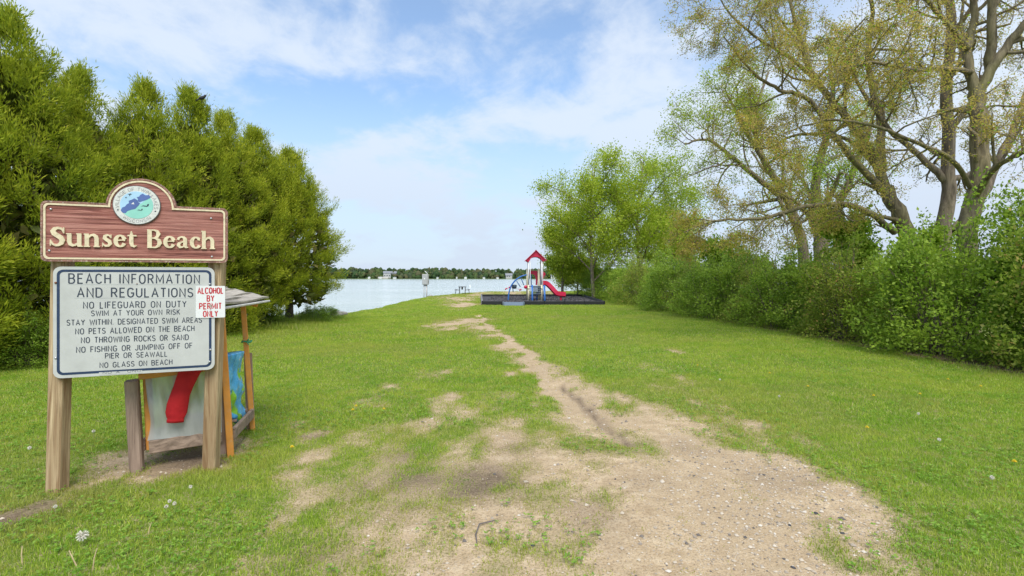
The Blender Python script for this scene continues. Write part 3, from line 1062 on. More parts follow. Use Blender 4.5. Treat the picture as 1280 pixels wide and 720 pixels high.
for (a, d, s) in ((.36, .0, .19), (.14, -.23, .13)):
    mpoly('swimming_bird', [(a - s, d - s * .3), (a - s * .4, d), (a + s * .4, d - .02), (a + s * .5, d + s * .35), (a + s * .9, d + s * .45), (a + s * .8, d - s * .1), (a + s * .4, d - s * .35), (a - s * .5, d - s * .25)], -.0390, INK)


def ring_text(text, a0, a1, rb, h, flip=False):
    st, w = text_strips(text, .3, .5)
    V, Fc = [], []
    for k_, s in enumerate(st):
        pts = []
        for i in range(len(s) - 1):
            for q in (0, .5):
                pts.append((s[i][0] * (1 - q) + s[i + 1][0] * q, s[i][1] * (1 - q) + s[i + 1][1] * q))
        pts.append(s[-1])
        P_ = []
        for (x_, y_) in pts:
            a = math.radians(a0 + (a1 - a0) * x_ / w)
            r = rb + (y_ * h if not flip else -y_ * h)
            P_.append((r * math.cos(a), r * math.sin(a)))
        pv, pf = strip(P_, .022)
        n0 = len(V)
        V += [(MU + a * MR, -.0366 - .0002 * (k_ % 2), MV + d * .97 * MR) for a, d in pv]
        Fc += [tuple(i + n0 for i in f) for f in pf]
    tag(mk('ring_lettering', V, Fc, plain('ring_ink', (.30, .29, .29), .6, .2, 30), med), kind='stuff')


ring_text('VILLAGE OF TWIN LAKES', 192, -12, .77, .15)
ring_text('WISCONSIN', 228, 312, .93, .15, True)
for sgn in (-1, 1):
    V, Fc = disc(MU + sgn * MR * .80, MV - MR * .28, .0055, .0055, -.0372, -.0355, 8)
    mk('ring_dot', V, Fc, INK, med)

# information board
mi, t, b, o = nodes('aged_white_sheet')
n = tnoise(t, 5, 5, .6)
n2 = tnoise(t, 30, 5, .7, (1, 1, .25))
c = ramp(t, n, [(.3, (.48, .48, .455)), (.7, (.58, .58, .555))])
c = mixrgb(t, ramp(t, n2, [(.6, (0, 0, 0)), (.85, (.4, .4, .4))]), c, (.42, .42, .38))
t.links.new(c, b.inputs['Base Color'])
b.inputs['Roughness'].default_value = .45
IU0, IU1, IV0, IV1_ = 0.0, 1.042, .848, 1.676
V, Fc = poly_slab(rrect(IU0, IV0, IU1, IV1_, .05), -.004, .004)
ib = mk('information_board', V, Fc, mi, sign)
V, Fc = closed_band(rrect(IU0 + .022, IV0 + .022, IU1 - .022, IV1_ - .022, .040), rrect(IU0 + .040, IV0 + .040, IU1 - .040, IV1_ - .040, .026), -.0048, -.0042)
mk('border', V, Fc, NAVY, ib)
LINES = [('BEACH INFORMATION', 86.5, 249.3, 354.0, 354.4, 11.2, .14, .40), ('AND REGULATIONS', 97.2, 241, 371.4, 371.0, 10.9, .145, .36), ('NO LIFEGUARD ON DUTY', 104.8, 232.8, 385.5, 383.6, 7.5, .15, .38),
         ('SWIM AT YOUR OWN RISK', 114.6, 224.8, 394.9, 392.9, 6.3, .15, .36), ('STAY WITHIN. DESIGNATED SWIM AREAS', 84, 252.2, 406.7, 402.9, 6.4, .155, .34), ('NO PETS ALLOWED ON THE BEACH', 94.8, 242.8, 417.7, 413.4, 6.5, .155, .34),
         ('NO THROWING ROCKS OR SAND', 102, 235.6, 428.7, 424.6, 6.6, .155, .34), ('NO FISHING OR JUMPING OFF OF', 96, 240.3, 440.7, 434.9, 6.5, .155, .34), ('PIER OR SEAWALL', 132, 209, 447.9, 445.3, 6.1, .155, .34),
         ('NO GLASS ON BEACH', 125.2, 215.3, 459.7, 455.2, 6.1, .155, .34)]
for (s, a, b2, ya, yb, hp, sw, gap) in LINES:
    ua, va = board(a, ya); ub, vb2 = board(b2, yb)
    Ym = SL[1] + (ua + ub) / 2 * SD[1]
    lettering(s, ua, ub, va, vb2, hp * Ym / F, -.0046, INK, ib, sw * .95, gap=gap, space=.75)
# old underlines, maker's patch and rust marks
for (a, b2, y_) in ((84.5, 252, 356), (93, 243, 372.8)):
    ua, va = board(a, y_); ub, vb2 = board(b2, y_)
    MB().add([(ua, -.0044, va), (ub, -.0044, vb2), (ub, -.0044, vb2 + .0018), (ua, -.0044, va + .0018)], [(0, 1, 2, 3)]).build('guide_line', plain('faded_line', (.30, .32, .34), .6, .2, 30), ib)
ua, va = board(124, 467.6); ub, vb2 = board(178, 464.8)
MB().add([(ua, -.0052, va - .008), (ub, -.0052, vb2 - .008), (ub, -.0052, vb2 + .014), (ua, -.0052, va + .014)], [(0, 1, 2, 3)]).build('worn_patch', mi, ib)
ua, va = board(129, 467.4); ub, vb2 = board(176, 464.6)
lettering('NO A  ONO', ua, ub, va + .001, vb2 + .001, .015, -.0056, INK, ib, .13)
for (px, py, mm) in ((70, 353.5, 'rust_bolt'), (70, 447.5, 'bolt'), (262.5, 355, 'bolt'), (263, 437, 'bolt'), (262, 452, 'bolt'), (171.5, 354.8, 'rust_bolt')):
    u, v = board(px, py)
    r0 = .0075 if px != 171.5 else .004
    mb = MB()
    mb.tube([(u, -.003, v), (u, -.0085, v), (u, -.011, v)], [r0, r0, r0 * .5], 10)
    mb.build('bolt', STEEL if mm == 'bolt' else plain('rusty_steel', (.22, .08, .035), .8, .3, 30, .3), ib, True)
# permit plate
pu0, pv1 = board(245.0, 357.6); pu1, pv0 = board(281.6, 397.0)
pv0 = board(245, 397.5)[1]
V, Fc = poly_slab(rrect(pu0, pv0, pu1, pv1, .008, 3), -.010, -.006)
pp = mk('permit_plate', V, Fc, plain('white_enamel_plate', (.76, .76, .75), .4, .04, 8), sign)
REDI = plain('red_ink', (.50, .025, .035), .5, .15, 40)
pc = (pu0 + pu1) / 2
ph_ = pv1 - pv0
for i, (s, wf) in enumerate((('ALCOHOL', .86), ('BY', .23), ('PERMIT', .74), ('ONLY', .48))):
    w = (pu1 - pu0) * wf / 2
    v = pv1 - ph_ * (.235 + .243 * i)
    lettering(s, pc - w, pc + w, v, v, ph_ * .175, -.0104, REDI, pp, .19, gap=.36)
for v in (pv1 - .05, pv0 + .068):
    MB().tube([(pc, -.009, v), (pc, -.0135, v)], .004, 8).build('bolt', STEEL, pp)

# ------------------------------------------------------------------ lending shelter behind the sign
ORANGE = plain('orange_paint', (.72, .30, .055), .55, .12, 10, 0, .15, (1, 1, 1), (.60, .33, .14))
GREYW = wood('grey_brown_plank_wood', (.25, .17, .125), (.54, .39, .30), 'Z', 18, .9, None, .08)
GREYX = wood('grey_brown_rail_wood', (.22, .155, .11), (.50, .36, .27), 'X', 18, .9, None, .08)
SILV = wood('silver_weathered_wood', (.30, .265, .22), (.54, .49, .41), 'Y', 34, .95, (.22, .19, .15), .10)
# corners on the ground, world coordinates (x, y)
FR = np.array([-2.50, 4.56]); FL_ = np.array([-3.09, 4.26]); BR_ = np.array([-2.70, 5.34]); BL_ = FL_ + (BR_ - FR)
sh = empty('lending_shelter', (float((FR + BL_)[0] / 2), float((FR + BL_)[1] / 2), 0))
tag(sh, 'small orange legged wooden shelter with weathered shingle roof behind the sign', 'shelter')
O3 = np.array([*sh.location])


def lp(x, y, z): return (float(x - O3[0]), float(y - O3[1]), float(z))


def beam(a, b_, w, h, mat, name, parent=sh, roll=None, bev=.006):
    """a rectangular bar between two world points"""
    a = np.array(a, float); b_ = np.array(b_, float)
    d = norm(b_ - a)
    ref = np.array([0, 0, 1.0]) if abs(d[2]) < .8 else np.array(roll if roll else (0, 1.0, 0))
    s = norm(np.cross(d, ref)); u = np.cross(s, d)
    V = []
    q = bev
    sec = [(-w / 2 + q, -h / 2), (w / 2 - q, -h / 2), (w / 2, -h / 2 + q), (w / 2, h / 2 - q), (w / 2 - q, h / 2), (-w / 2 + q, h / 2), (-w / 2, h / 2 - q), (-w / 2, -h / 2 + q)]
    for p in (a, b_):
        for (m1, m2) in sec:
            V.append(lp(*(p + s * m1 + u * m2)) if parent is sh else tuple(p + s * m1 + u * m2))
    Fc = [(i, (i + 1) % 8, 8 + (i + 1) % 8, 8 + i) for i in range(8)] + [tuple(range(7, -1, -1)), tuple(range(8, 16))]
    return mk(name, V, Fc, mat, parent)


fd = norm(FR - FL_)            # along the front
sd = norm(BR_ - FR)            # towards the back
TOPZ = 1.335
beam((*FL_ + fd * .06 + sd * .03, -.05 + .2), (*(FL_ + fd * .0 + sd * .06), TOPZ), .05, .06, ORANGE, 'corner_post', roll=(*fd, 0))
beam((*FR + fd * .0, -.06), (*(FR - fd * .08), TOPZ - .02), .05, .055, ORANGE, 'corner_post', roll=(*fd, 0))
beam((*BR_, -.06), (*(BR_ - fd * .09 - sd * .02), TOPZ), .065, .05, ORANGE, 'corner_post', roll=(*fd, 0))
beam((*BL_, -.06), (*(BL_ - fd * .03), TOPZ), .055, .05, ORANGE, 'corner_post', roll=(*fd, 0))
beam((*(FL_ - fd * .02), -.08), (*(FL_ - fd * .055 - sd * .01), .745), .12, .09, GREYW, 'corner_plank', roll=(*fd, 0), bev=.012)
beam((*(FR - fd * .085 + sd * .03), -.08), (*(FR - fd * .11 + sd * .03), .80), .035, .09, GREYW, 'corner_plank', roll=(*fd, 0))
beam((*(BR_ - fd * .03 + sd * .05), -.08), (*(BR_ - fd * .06 + sd * .05), .80), .03, .08, GREYW, 'corner_plank', roll=(*fd, 0))
beam((*(FL_ + fd * .06), .175), (*(FR - fd * .07), .195), .04, .11, GREYX, 'bottom_rail')
beam((*(FR + sd * .04), .185), (*(BR_ - sd * .04), .185), .035, .10, GREYX, 'bottom_rail')
beam((*(FL_ + sd * .04), .185), (*(BL_ - sd * .04), .185), .035, .10, GREYX, 'bottom_rail')
beam((*(BL_ + fd * .04), .185), (*(BR_ - fd * .04), .185), .035, .10, GREYX, 'bottom_rail')
beam((*(FL_ + fd * .0 - sd * .035), .775), (*(FR - fd * .06 - sd * .035), .815), .03, .05, ORANGE, 'top_rail')
beam((*(FR + sd * .03 - fd * .115), .80), (*(BR_ - sd * .03 - fd * .115), .81), .03, .04, ORANGE, 'top_rail')
beam((*(FL_ - fd * .02 + sd * .05), .79), (*(BL_ - sd * .03), .82), .03, .05, ORANGE, 'top_rail')
# floor slats
for i in range(5):
    c0 = FL_ + sd * (.08 + i * .18)
    beam((*(c0 + fd * .05), .22), (*(c0 + fd * .60), .22), .12, .018, GREYX, 'floor_slat', bev=.003)
# plastic sheet across the front
ms, t, b, o = nodes('cloudy_plastic_film')
n = tnoise(t, 7, 5, .6, (1, 1, .3))
t.links.new(ramp(t, n, [(.3, (.36, .37, .35)), (.7, (.56, .57, .54))]), b.inputs['Base Color'])
b.inputs['Roughness'].default_value = .3
tr = t.nodes.new('ShaderNodeBsdfTransparent')
mx = t.nodes.new('ShaderNodeMixShader')
mx.inputs[0].default_value = .22
t.links.new(b.outputs[0], mx.inputs[1]); t.links.new(tr.outputs[0], mx.inputs[2]); t.links.new(mx.outputs[0], o.inputs[0])
bump(t, b, n, .6, .02)
nu, nv = 44, 30
A = FL_ + fd * .055 - sd * .022
LN = float(np.linalg.norm(FR - FL_)) - .12
V = []
for j in range(nv):
    for i in range(nu):
        s = i / (nu - 1); v = j / (nv - 1)
        fold = .012 * math.sin(s * 21 + 2 * math.sin(v * 3)) * (.4 + .6 * v) + .010 * math.sin(s * 47 + v * 5) * v + .012 * math.sin(v * 9 + s * 4)
        xs = s + .03 * math.sin(v * 5) * (1 - s) - .02 * (1 - v) * (s < .2) * 0
        z = .235 + v * (.545 + .035 * s) + .012 * math.sin(s * 9) * v
        p = A + fd * LN * xs + sd * (fold - .004)
        V.append(lp(p[0], p[1], z))
Fc = [(j * nu + i, j * nu + i + 1, (j + 1) * nu + i + 1, (j + 1) * nu + i) for j in range(nv - 1) for i in range(nu - 1)]
mk('plastic_sheet', V, Fc, ms, sh, True)
# roof: rafters, eave boards, overlapping silver planks on two slopes, ridge
R0 = np.array([-2.44, 4.16]); R1 = np.array([-2.72, 5.72])      # right eave, front to back
rd = norm(R1 - R0); rl = np.array([-rd[1], rd[0]])              # rl points left
LEN = float(np.linalg.norm(R1 - R0)); HALF = .50; EV, RG = 1.352, 1.475
for k_, (q, sgn) in enumerate(((0.0, 1), (2 * HALF, -1))):
    for i in range(6):
        s0, s1 = i / 6 - .01, (i + 1) / 6 + .035
        V = []
        m_ = 9
        for j in range(m_):
            tt = j / (m_ - 1)
            for s in (s0, s1):
                w_ = .008 * math.sin(tt * 9 + i * 2.1 + s * 7) + random.uniform(-.004, .004)
                along = R0 + rd * (LEN * tt + (random.uniform(-.02, .02) if j in (0, m_ - 1) else 0))
                off = along + rl * (q + sgn * HALF * s)
                z = EV + (RG - EV) * s + w_ + (.006 if s == s0 else .0) + .002 * i
                V += [lp(off[0], off[1], z), lp(off[0], off[1], z + .018)]
        Fc = []
        for j in range(m_ - 1):
            b0 = j * 4
            Fc += [(b0, b0 + 4, b0 + 6, b0 + 2), (b0 + 1, b0 + 3, b0 + 7, b0 + 5), (b0, b0 + 1, b0 + 5, b0 + 4), (b0 + 2, b0 + 6, b0 + 7, b0 + 3)]
        Fc += [(0, 2, 3, 1), (m_ * 4 - 4, m_ * 4 - 3, m_ * 4 - 1, m_ * 4 - 2)]
        mk('shingle', V, Fc, SILV, sh)
pr = R0 + rl * HALF
beam((*(pr - rd * .02), RG + .035), (*(pr + rd * (LEN + .02)), RG + .035), .09, .02, SILV, 'ridge_board')
PALE = plain('pale_eave_board', (.62, .60, .56), .8, .2, 9)
for q in (0.03, 2 * HALF - .03):
    a = R0 + rl * q
    beam((*(a + rd * .01), EV - .022), (*(a + rd * (LEN - .01)), EV - .022), .10, .022, PALE, 'eave_board')
for tt in (.12, .86):
    a = R0 + rd * LEN * tt
    beam((*(a + rl * .05), EV - .055), (*(a + rl * HALF), RG - .055), .04, .045, ORANGE, 'rafter')
    beam((*(a + rl * (2 * HALF - .05)), EV - .055), (*(a + rl * HALF), RG - .055), .04, .045, ORANGE, 'rafter')
# green ribbon tied round the back post
rp = BR_ - fd * .057 - sd * .01
mb = MB()
mb.tube([lp(rp[0] + .046 * math.cos(a), rp[1] + .04 * math.sin(a), 0.93 + .006 * math.sin(3 * a)) for a in np.linspace(0, 2 * PI, 17)], .009, 6)
for s in (-1, 1):
    mb.tube([lp(rp[0] + .02, rp[1] - .045, .93), lp(rp[0] + .045 + s * .01, rp[1] - .07, .95 + s * .012), lp(rp[0] + .06, rp[1] - .07, .92 + s * .02)], [.008, .007, .003], 6)
rib = mb.build('green_ribbon', plain('green_ribbon_plastic', (.05, .35, .16), .4, .2, 20), None, True)
rib.location = sh.location
tag(rib, 'green ribbon tied round the back orange leg of the shelter', 'ribbon')

# red shorts/trouser leg hung over the front top rail
mr_, t, b, o = nodes('red_fleece')
n = tnoise(t, 120, 4, .7); n2 = tnoise(t, 9, 3, .5)
t.links.new(ramp(t, n2, [(.3, (.46, .008, .014)), (.7, (.62, .018, .022))]), b.inputs['Base Color'])
b.inputs['Roughness'].default_value = .85
bump(t, b, n2, .8, .02)


def ribbon_cloth(path, n=18):
    """path: list of (centre, half-width vector, thickness) -> closed flattened tube"""
    V = []
    k = len(path)
    for (c, hw, th, nv_) in path:
        for j in range(n):
            a = 2 * PI * j / n
            w_ = 1 + .10 * math.sin(3 * a + c[2] * 7)
            V.append(np.array(c) + np.array(hw) * math.cos(a) + np.array(nv_) * th * math.sin(a) * w_)
    Fc = [(i * n + j, i * n + (j + 1) % n, (i + 1) * n + (j + 1) % n, (i + 1) * n + j) for i in range(k - 1) for j in range(n)]
    Fc += [tuple(range(n - 1, -1, -1)), tuple(range((k - 1) * n, k * n))]
    return V, Fc


fd3 = np.array([*fd, 0]); sd3 = np.array([*sd, 0])
Yf = lambda s: np.array([*(FL_ + fd * s - sd * .075), 0])
keys = [(.415, .835, .10, .012), (.405, .828, .105, .02), (.375, .80, .085, .026), (.35, .74, .078, .03), (.325, .67, .072, .03), (.30, .60, .072, .03), (.285, .53, .078, .032), (.275, .46, .078, .034), (.27, .42, .066, .03), (.27, .405, .058, .026), (.268, .40, .062, .026), (.266, .375, .062, .022)]
path = []
for (s, z, hw, th) in keys:
    c = Yf(s) + np.array([0, 0, z])
    tilt = .25 if z < .8 else 0.05
    path.append((c, fd3 * hw + np.array([0, 0, -hw * tilt * .4]), th, -sd3))
V, Fc = ribbon_cloth(path, 20)
red = mk('red_sweatpants', V, Fc, mr_, None, True)
tag(red, 'bright red sweatpants leg hanging over the plastic sheet below the sign', 'trousers')
# folded waist part lying over the rail
a0, a1 = FL_ + fd * .30 - sd * .05, FL_ + fd * .53 - sd * .05
V, Fc = ribbon_cloth([((*(a0 * (1 - q) + a1 * q), .818 + .014 * q + .006 * math.sin(q * 11)), (0, 0, .015 + .006 * math.sin(q * 3)), .05, sd3) for q in np.linspace(0, 1, 8)], 12)
mk('waistband', V, Fc, mr_, red, True)

# blue inflatable hanging between the right-hand orange posts
mb_, t, b, o = nodes('shiny_blue_vinyl')
n = tnoise(t, 5, 4, .6, (1, 1, .6))
n2 = tnoise(t, 14, 4, .6)
c = ramp(t, n, [(.35, (.05, .30, .66)), (.5, (.10, .45, .80)), (.64, (.18, .56, .86))])
c = mixrgb(t, ramp(t, n2, [(.62, (0, 0, 0)), (.72, (.8, .8, .8))]), c, (.60, .74, .80))
t.links.new(c, b.inputs['Base Color'])
b.inputs['Roughness'].default_value = .22
bump(t, b, n2, .9, .02)
bk = [(.34, .875, .26, .045), (.34, .85, .29, .06), (.34, .72, .29, .06), (.36, .60, .28, .05), (.40, .48, .27, .045), (.46, .36, .26, .045), (.53, .24, .24, .04), (.64, .13, .16, .03), (.74, .05, .07, .02), (.80, .02, .03, .01)]
bkc = catmull([np.array(k_) for k_ in bk], 6)
path = []
for i, (s, z, hw, th) in enumerate(bkc):
    p = FR + sd * (s + .05) + fd * (-.115 + .012 * math.sin(i * .35))
    path.append(((*p, z), sd3 * hw + np.array([0, 0, -.02 - (.12 * hw if z < .5 else 0)]), max(th, .008), fd3))
V, Fc = ribbon_cloth(path, 56)
V = np.array(V)
dv = (.006 * np.sin(V[:, 2] * 31 + V[:, 1] * 17) + .010 * np.sin(V[:, 2] * 13 - V[:, 1] * 41) + .035 * (fbm(V[:, 1], V[:, 2], .12, 3, 5) - .5) + .014 * np.abs(np.sin(V[:, 1] * 38 + V[:, 2] * 9 + 1.5 * np.sin(V[:, 2] * 12))))
V = V + fd3[None] * dv[:, None]
sv = (V[:, :2] - FR[None]) @ sd
st1 = seg_d(sv, V[:, 2], [(.28, .50), (.34, .40), (.42, .30), (.55, .20), (.72, .10), (.80, .05)])
st2 = seg_d(sv, V[:, 2], [(.50, .66), (.56, .58), (.60, .48)])
grn = (np.minimum(st1, st2) < .032).astype(float)
at_ = mb_.node_tree.nodes.new('ShaderNodeAttribute'); at_.attribute_name = 'stripe'
cc_ = mixrgb(mb_.node_tree, at_.outputs['Fac'], c, (.32, .66, .06))
mb_.node_tree.links.new(cc_, mb_.node_tree.nodes['Principled BSDF'].inputs['Base Color'])
blue = mk('deflated_float', V, Fc, mb_, None, True, attrs={'stripe': grn})
tag(blue, 'crumpled shiny blue pool float with a green stripe hanging in the shelter', 'pool float')

# ------------------------------------------------------------------ playground
BLACK = plain('black_recycled_plastic', (.012, .0125, .014), .6, .3, 5)
MULCH = plain('rubber_mulch', (.055, .05, .052), .9, .6, 40, 0, 1.0)


def gnd(x, y): return g1(x, y)


c00 = (-1.92, 33.0); c10 = (5.95, 33.0); c11 = (6.3, 45.5); c01 = (-2.72, 45.5)
zb = gnd(2, 38)
bd = empty('playground_border', (2, 39, zb))
tag(bd, 'low black plastic timber edging round the playground', 'edging')
gray_tm = plain('grey_timber_face', (.30, .30, .30), .7, .2, 6)


def edge_run(a, b_, nseg, skip=(), mat=BLACK):
    a = np.array(a); b_ = np.array(b_)
    for i in range(nseg):
        if i in skip: continue
        p = a + (b_ - a) * (i + .01) / nseg; q = a + (b_ - a) * (i + .99) / nseg
        c = (p + q) / 2
        Ln = float(np.linalg.norm(q - p))
        ang = math.atan2(q[1] - p[1], q[0] - p[0])
        mb = MB().box((c[0] - 2, c[1] - 39, .13), (Ln, .12, .27), rz=ang, bev=.03)
        o_ = mb.build('border_timber', mat, bd)
        MB().tube([(p[0] - 2, p[1] - 39, -.05), (p[0] - 2, p[1] - 39, .285)], .045, 8).build('stake', BLACK, o_)


edge_run((c00[0], 33), (-.60, 33), 1)
edge_run((.80, 33), c10, 4)
edge_run(c10, c11, 8)
edge_run(c01, c11, 7)
edge_run(c00, c01, 8, mat=gray_tm)
# rubber mulch bed
mxs = np.linspace(-2.7, 6.25, 46); mys = np.linspace(33.1, 45.4, 40)
X_, Y_ = np.meshgrid(mxs, mys)
lo = -1.86 - (Y_ - 33) * .066; hi = 5.9 + (Y_ - 33) * .027
tt = (X_ - mxs[0]) / (mxs[-1] - mxs[0])
X2 = lo + (hi - lo) * tt
Z2 = zb + .10 + .06 * (fbm(X2, Y_, .8, 3, 8) - .5)
jj = np.arange(X_.size).reshape(X_.shape)
mul = mk('rubber_mulch', np.stack([X2.ravel(), Y_.ravel(), Z2.ravel()], 1), np.stack([jj[:-1, :-1], jj[:-1, 1:], jj[1:, 1:], jj[1:, :-1]], -1).reshape(-1, 4), MULCH, smooth=True)
tag(mul, 'dark loose rubber mulch filling the playground bed', 'mulch', kind='stuff')
nch = 6000
cx_ = rng.uniform(-1.7, 5.8, nch); cy_ = rng.uniform(33.2, 45, nch)
cen = np.stack([cx_, cy_, np.full(nch, zb + .12)], 1) + rng.normal(0, .015, (nch, 3))
tri = rng.normal(0, .035, (nch, 3, 3))
chips = mk('mulch_chips', (cen[:, None] + tri).reshape(-1, 3), np.arange(nch * 3).reshape(-1, 3), plain('mulch_chip_grey', (.12, .11, .115), .9, .5, 30))
tag(chips, 'loose grey chips on the playground bed', 'mulch', kind='stuff')
# access ramp
rmp = empty('access_ramp', (.1, 32.9, zb))
tag(rmp, 'blue grey plastic half ramp set into the front of the playground edging', 'ramp')
RAMPM = plain('blue_grey_plastic', (.13, .17, .21), .55, .15, 5)
MB().add([(-.62, -.75, .02), (.62, -.75, .02), (.62, .15, .20), (-.62, .15, .20), (-.62, -.75, -.1), (.62, -.75, -.1), (.62, .15, -.1), (-.62, .15, -.1)],
         [(0, 1, 2, 3), (0, 4, 5, 1), (1, 5, 6, 2), (2, 6, 7, 3), (3, 7, 4, 0)]).build('ramp_plate', RAMPM, rmp)
for s in (-1, 1):
    MB().box((s * .66, -.28, .12), (.06, .95, .22), bev=.02).build('side_rail', RAMPM, rmp)

# play structure
PY = 37.6
K_ = PY / F


def U(px, py): return ((px - CX) * K_, EYE + (HZ - py) * K_)


pl = empty('play_structure', (U(667.5, 370)[0], PY, zb))
tag(pl, 'small play tower with a red arched roof, red slide and blue arch climber', 'play structure')
OX, OZ = pl.location.x, pl.location.z


def q(px, py, dy=0.0):
    """position in the tower's own frame"""
    k = (PY + dy) / F
    return ((px - CX) * k - OX, dy, EYE + (HZ - py) * k - OZ)


BEIGE = plain('beige_powder_coat', (.68, .62, .42), .5, .08, 4)
PWHITE = plain('white_powder_coat', (.70, .70, .70), .4, .06, 4)
RED = plain('red_plastic', (.56, .015, .06), .38, .12, 4)
BLUE = plain('blue_powder_coat', (.035, .15, .45), .4, .12, 4)
DARKP = plain('dark_slate_plastic', (.05, .075, .10), .55, .2, 5)
D0, D1 = -.55, .55
XL, XR = q(660.3, 360)[0], q(676.4, 360)[0]
ztop = q(660, 325.5)[2]
for (x_, d, mtop) in ((XL, D0, PWHITE), (XR, D0, PWHITE), (XL, D1, PWHITE), (XR, D1, PWHITE)):
    lowz = 1.22
    p_ = MB().tube([(x_, d, 0), (x_, d, lowz)], .066 if d == D0 else .058, 12).build('post', BEIGE, pl, True)
    MB().tube([(x_, d, lowz), (x_, d, ztop)], .046, 12).build('upper_tube', mtop, p_, True)
    MB().tube([(x_, d, .95), (x_, d, 1.02)], .10, 12).build('collar', BEIGE, p_, True)
# taller beige sleeves
for px in (659.0, 673.5):
    x_ = q(px, 350)[0]
    MB().tube([(x_, .1, 0.1), (x_, .1, q(px, 336)[2])], .07, 12).build('sleeve_post', BEIGE, pl, True)
# red gable roof with arched underside
pk = q(669.6, 313.5); el = q(657.0, 326.2); er = q(681.4, 325.8)
outline = [(el[0] - .03, el[2] + .03), (pk[0], pk[2]), (er[0] + .03, er[2] + .03), (er[0] - .16, er[2] - .10), (er[0] - .30, er[2] + .02)]
cxr = (el[0] + er[0]) / 2; hwr = (er[0] - el[0]) / 2 - .31
outline += [(cxr + hwr * math.cos(a), er[2] + .02 + .24 * math.sin(a)) for a in np.linspace(.12, PI - .12, 12)]
outline += [(el[0] + .30, el[2] + .02), (el[0] + .16, el[2] - .10)]
for d in (-.66, .60):
    V, Fc = poly_slab(outline, d, d + .06)
    mk('roof_gable', V, Fc, RED, pl)
for (p1, p2) in (((el[0] - .06, el[2] + .01), (pk[0] + .02, pk[2] + .05)), ((pk[0] - .02, pk[2] + .05), (er[0] + .06, er[2] + .01))):
    V, Fc = poly_slab([p1, p2, (p2[0], p2[1] - .05), (p1[0], p1[1] - .05)], -.76, .76)
    mk('roof_panel', V, Fc, RED, pl)
# deck, kick panel of steps, blue legs
dz = q(670, 357.5)[2]
MB().box(((XL + XR) / 2, 0, dz - .03), (XR - XL + .1, 1.2, .06)).build('deck', DARKP, pl)
stp = empty('steps', (0, 0, 0)); stp.parent = pl
bpy.data.objects.remove(stp)
x0, x1 = q(665.3, 360)[0], q(676.5, 360)[0]
for i in range(4):
    z0 = q(670, 358.5 + i * 2.4)[2]
    MB().box(((x0 + x1) / 2, -.62 - i * .11, z0 - .07), (x1 - x0 - .1, .20, .10), bev=.02).build('step', DARKP, pl)
for px in (664.8, 679.8):
    x_ = q(px, 360)[0]
    mb = MB()
    mb.tube([(x_, -.62, q(px, 356.5)[2]), (x_, -1.1, -.0)], .07, 10)
    mb.tube([(x_, -.62, q(px, 356.5)[2]), (x_, -.62, 0)], .06, 10)
    mb.build('step_leg', BLUE, pl, True)
x_ = q(671, 365)[0]
MB().tube([(x_, -.3, .0), (x_, -.3, .7)], .06, 10).build('deck_leg', BLUE, pl, True)
# slim guard rods at the tower's right side
for px in (677.8, 662.4):
    x_ = q(px, 350)[0]
    MB().tube([(x_, -.6, .05), (x_, -.6, q(px, 327)[2])], .022, 8).build('guard_rod', PWHITE, pl, True)
# red crawl arch left at the back, red slide hood right
zt = q(665, 338.5)[2]
ol = [(q(662, 0)[0], zt - .12), (q(663.5, 0)[0], zt), (q(672.2, 0)[0], zt), (q(672.6, 0)[0], q(0, 348)[2]), (q(672.2, 0)[0], q(0, 356.5)[2]), (q(670.0, 0)[0], q(0, 356.5)[2]), (q(670.2, 0)[0], q(0, 349)[2]), (q(668.8, 0)[0], q(0, 344)[2]), (q(666, 0)[0], q(0, 342.5)[2]), (q(662, 0)[0], q(0, 343.4)[2])]
V, Fc = poly_slab(ol, .52, .60); mk('arch_panel', V, Fc, RED, pl)
ol = [(q(676.2, 0)[0], q(0, 339.3)[2]), (q(680.5, 0)[0], q(0, 339.8)[2]), (q(682.5, 0)[0], q(0, 342.5)[2]), (q(680, 0)[0], q(0, 346)[2]), (q(678.3, 0)[0], q(0, 350.5)[2]), (q(676.4, 0)[0], q(0, 352.5)[2])]
V, Fc = poly_slab(ol, .20, .30); mk('slide_hood', V, Fc, RED, pl)
# slide: chute with raised sides
sp_ = [q(677.5, 356.0, -.1), q(681, 355.2, -.1), q(684, 356.6, -.1), q(688.5, 361.0, -.15), q(693, 366, -.2), q(697, 368.6, -.2), (q(706.5, 369.6, -.2))]
cp = catmull(sp_, 5)
V = []
sec = [(-.27, .24), (-.33, .26), (-.33, -.02), (-.18, -.10), (.18, -.10), (.33, -.02), (.33, .26), (.27, .24), (.25, .04), (.12, -.03), (-.12, -.03), (-.25, .04)]
for i, p in enumerate(cp):
    d = norm(cp[min(i + 1, len(cp) - 1)] - cp[max(i - 1, 0)])
    up = np.array([-d[2], 0, d[0]])
    for (a, h) in sec:
        V.append(p + np.array([0, 1.0, 0]) * a + up * h)
n = len(sec)
Fc = [(i * n + j, i * n + (j + 1) % n, (i + 1) * n + (j + 1) % n, (i + 1) * n + j) for i in range(len(cp) - 1) for j in range(n)]
Fc += [tuple(range(n)), tuple(range(len(cp) * n - 1, (len(cp) - 1) * n - 1, -1))]
mk('slide', V, Fc, RED, pl)
a = q(700.8, 369.5, -.2)
MB().box((a[0], -.2, a[2] / 2 - .03), (.13, .4, a[2] - .04), bev=.02).build('slide_leg', RED, pl)
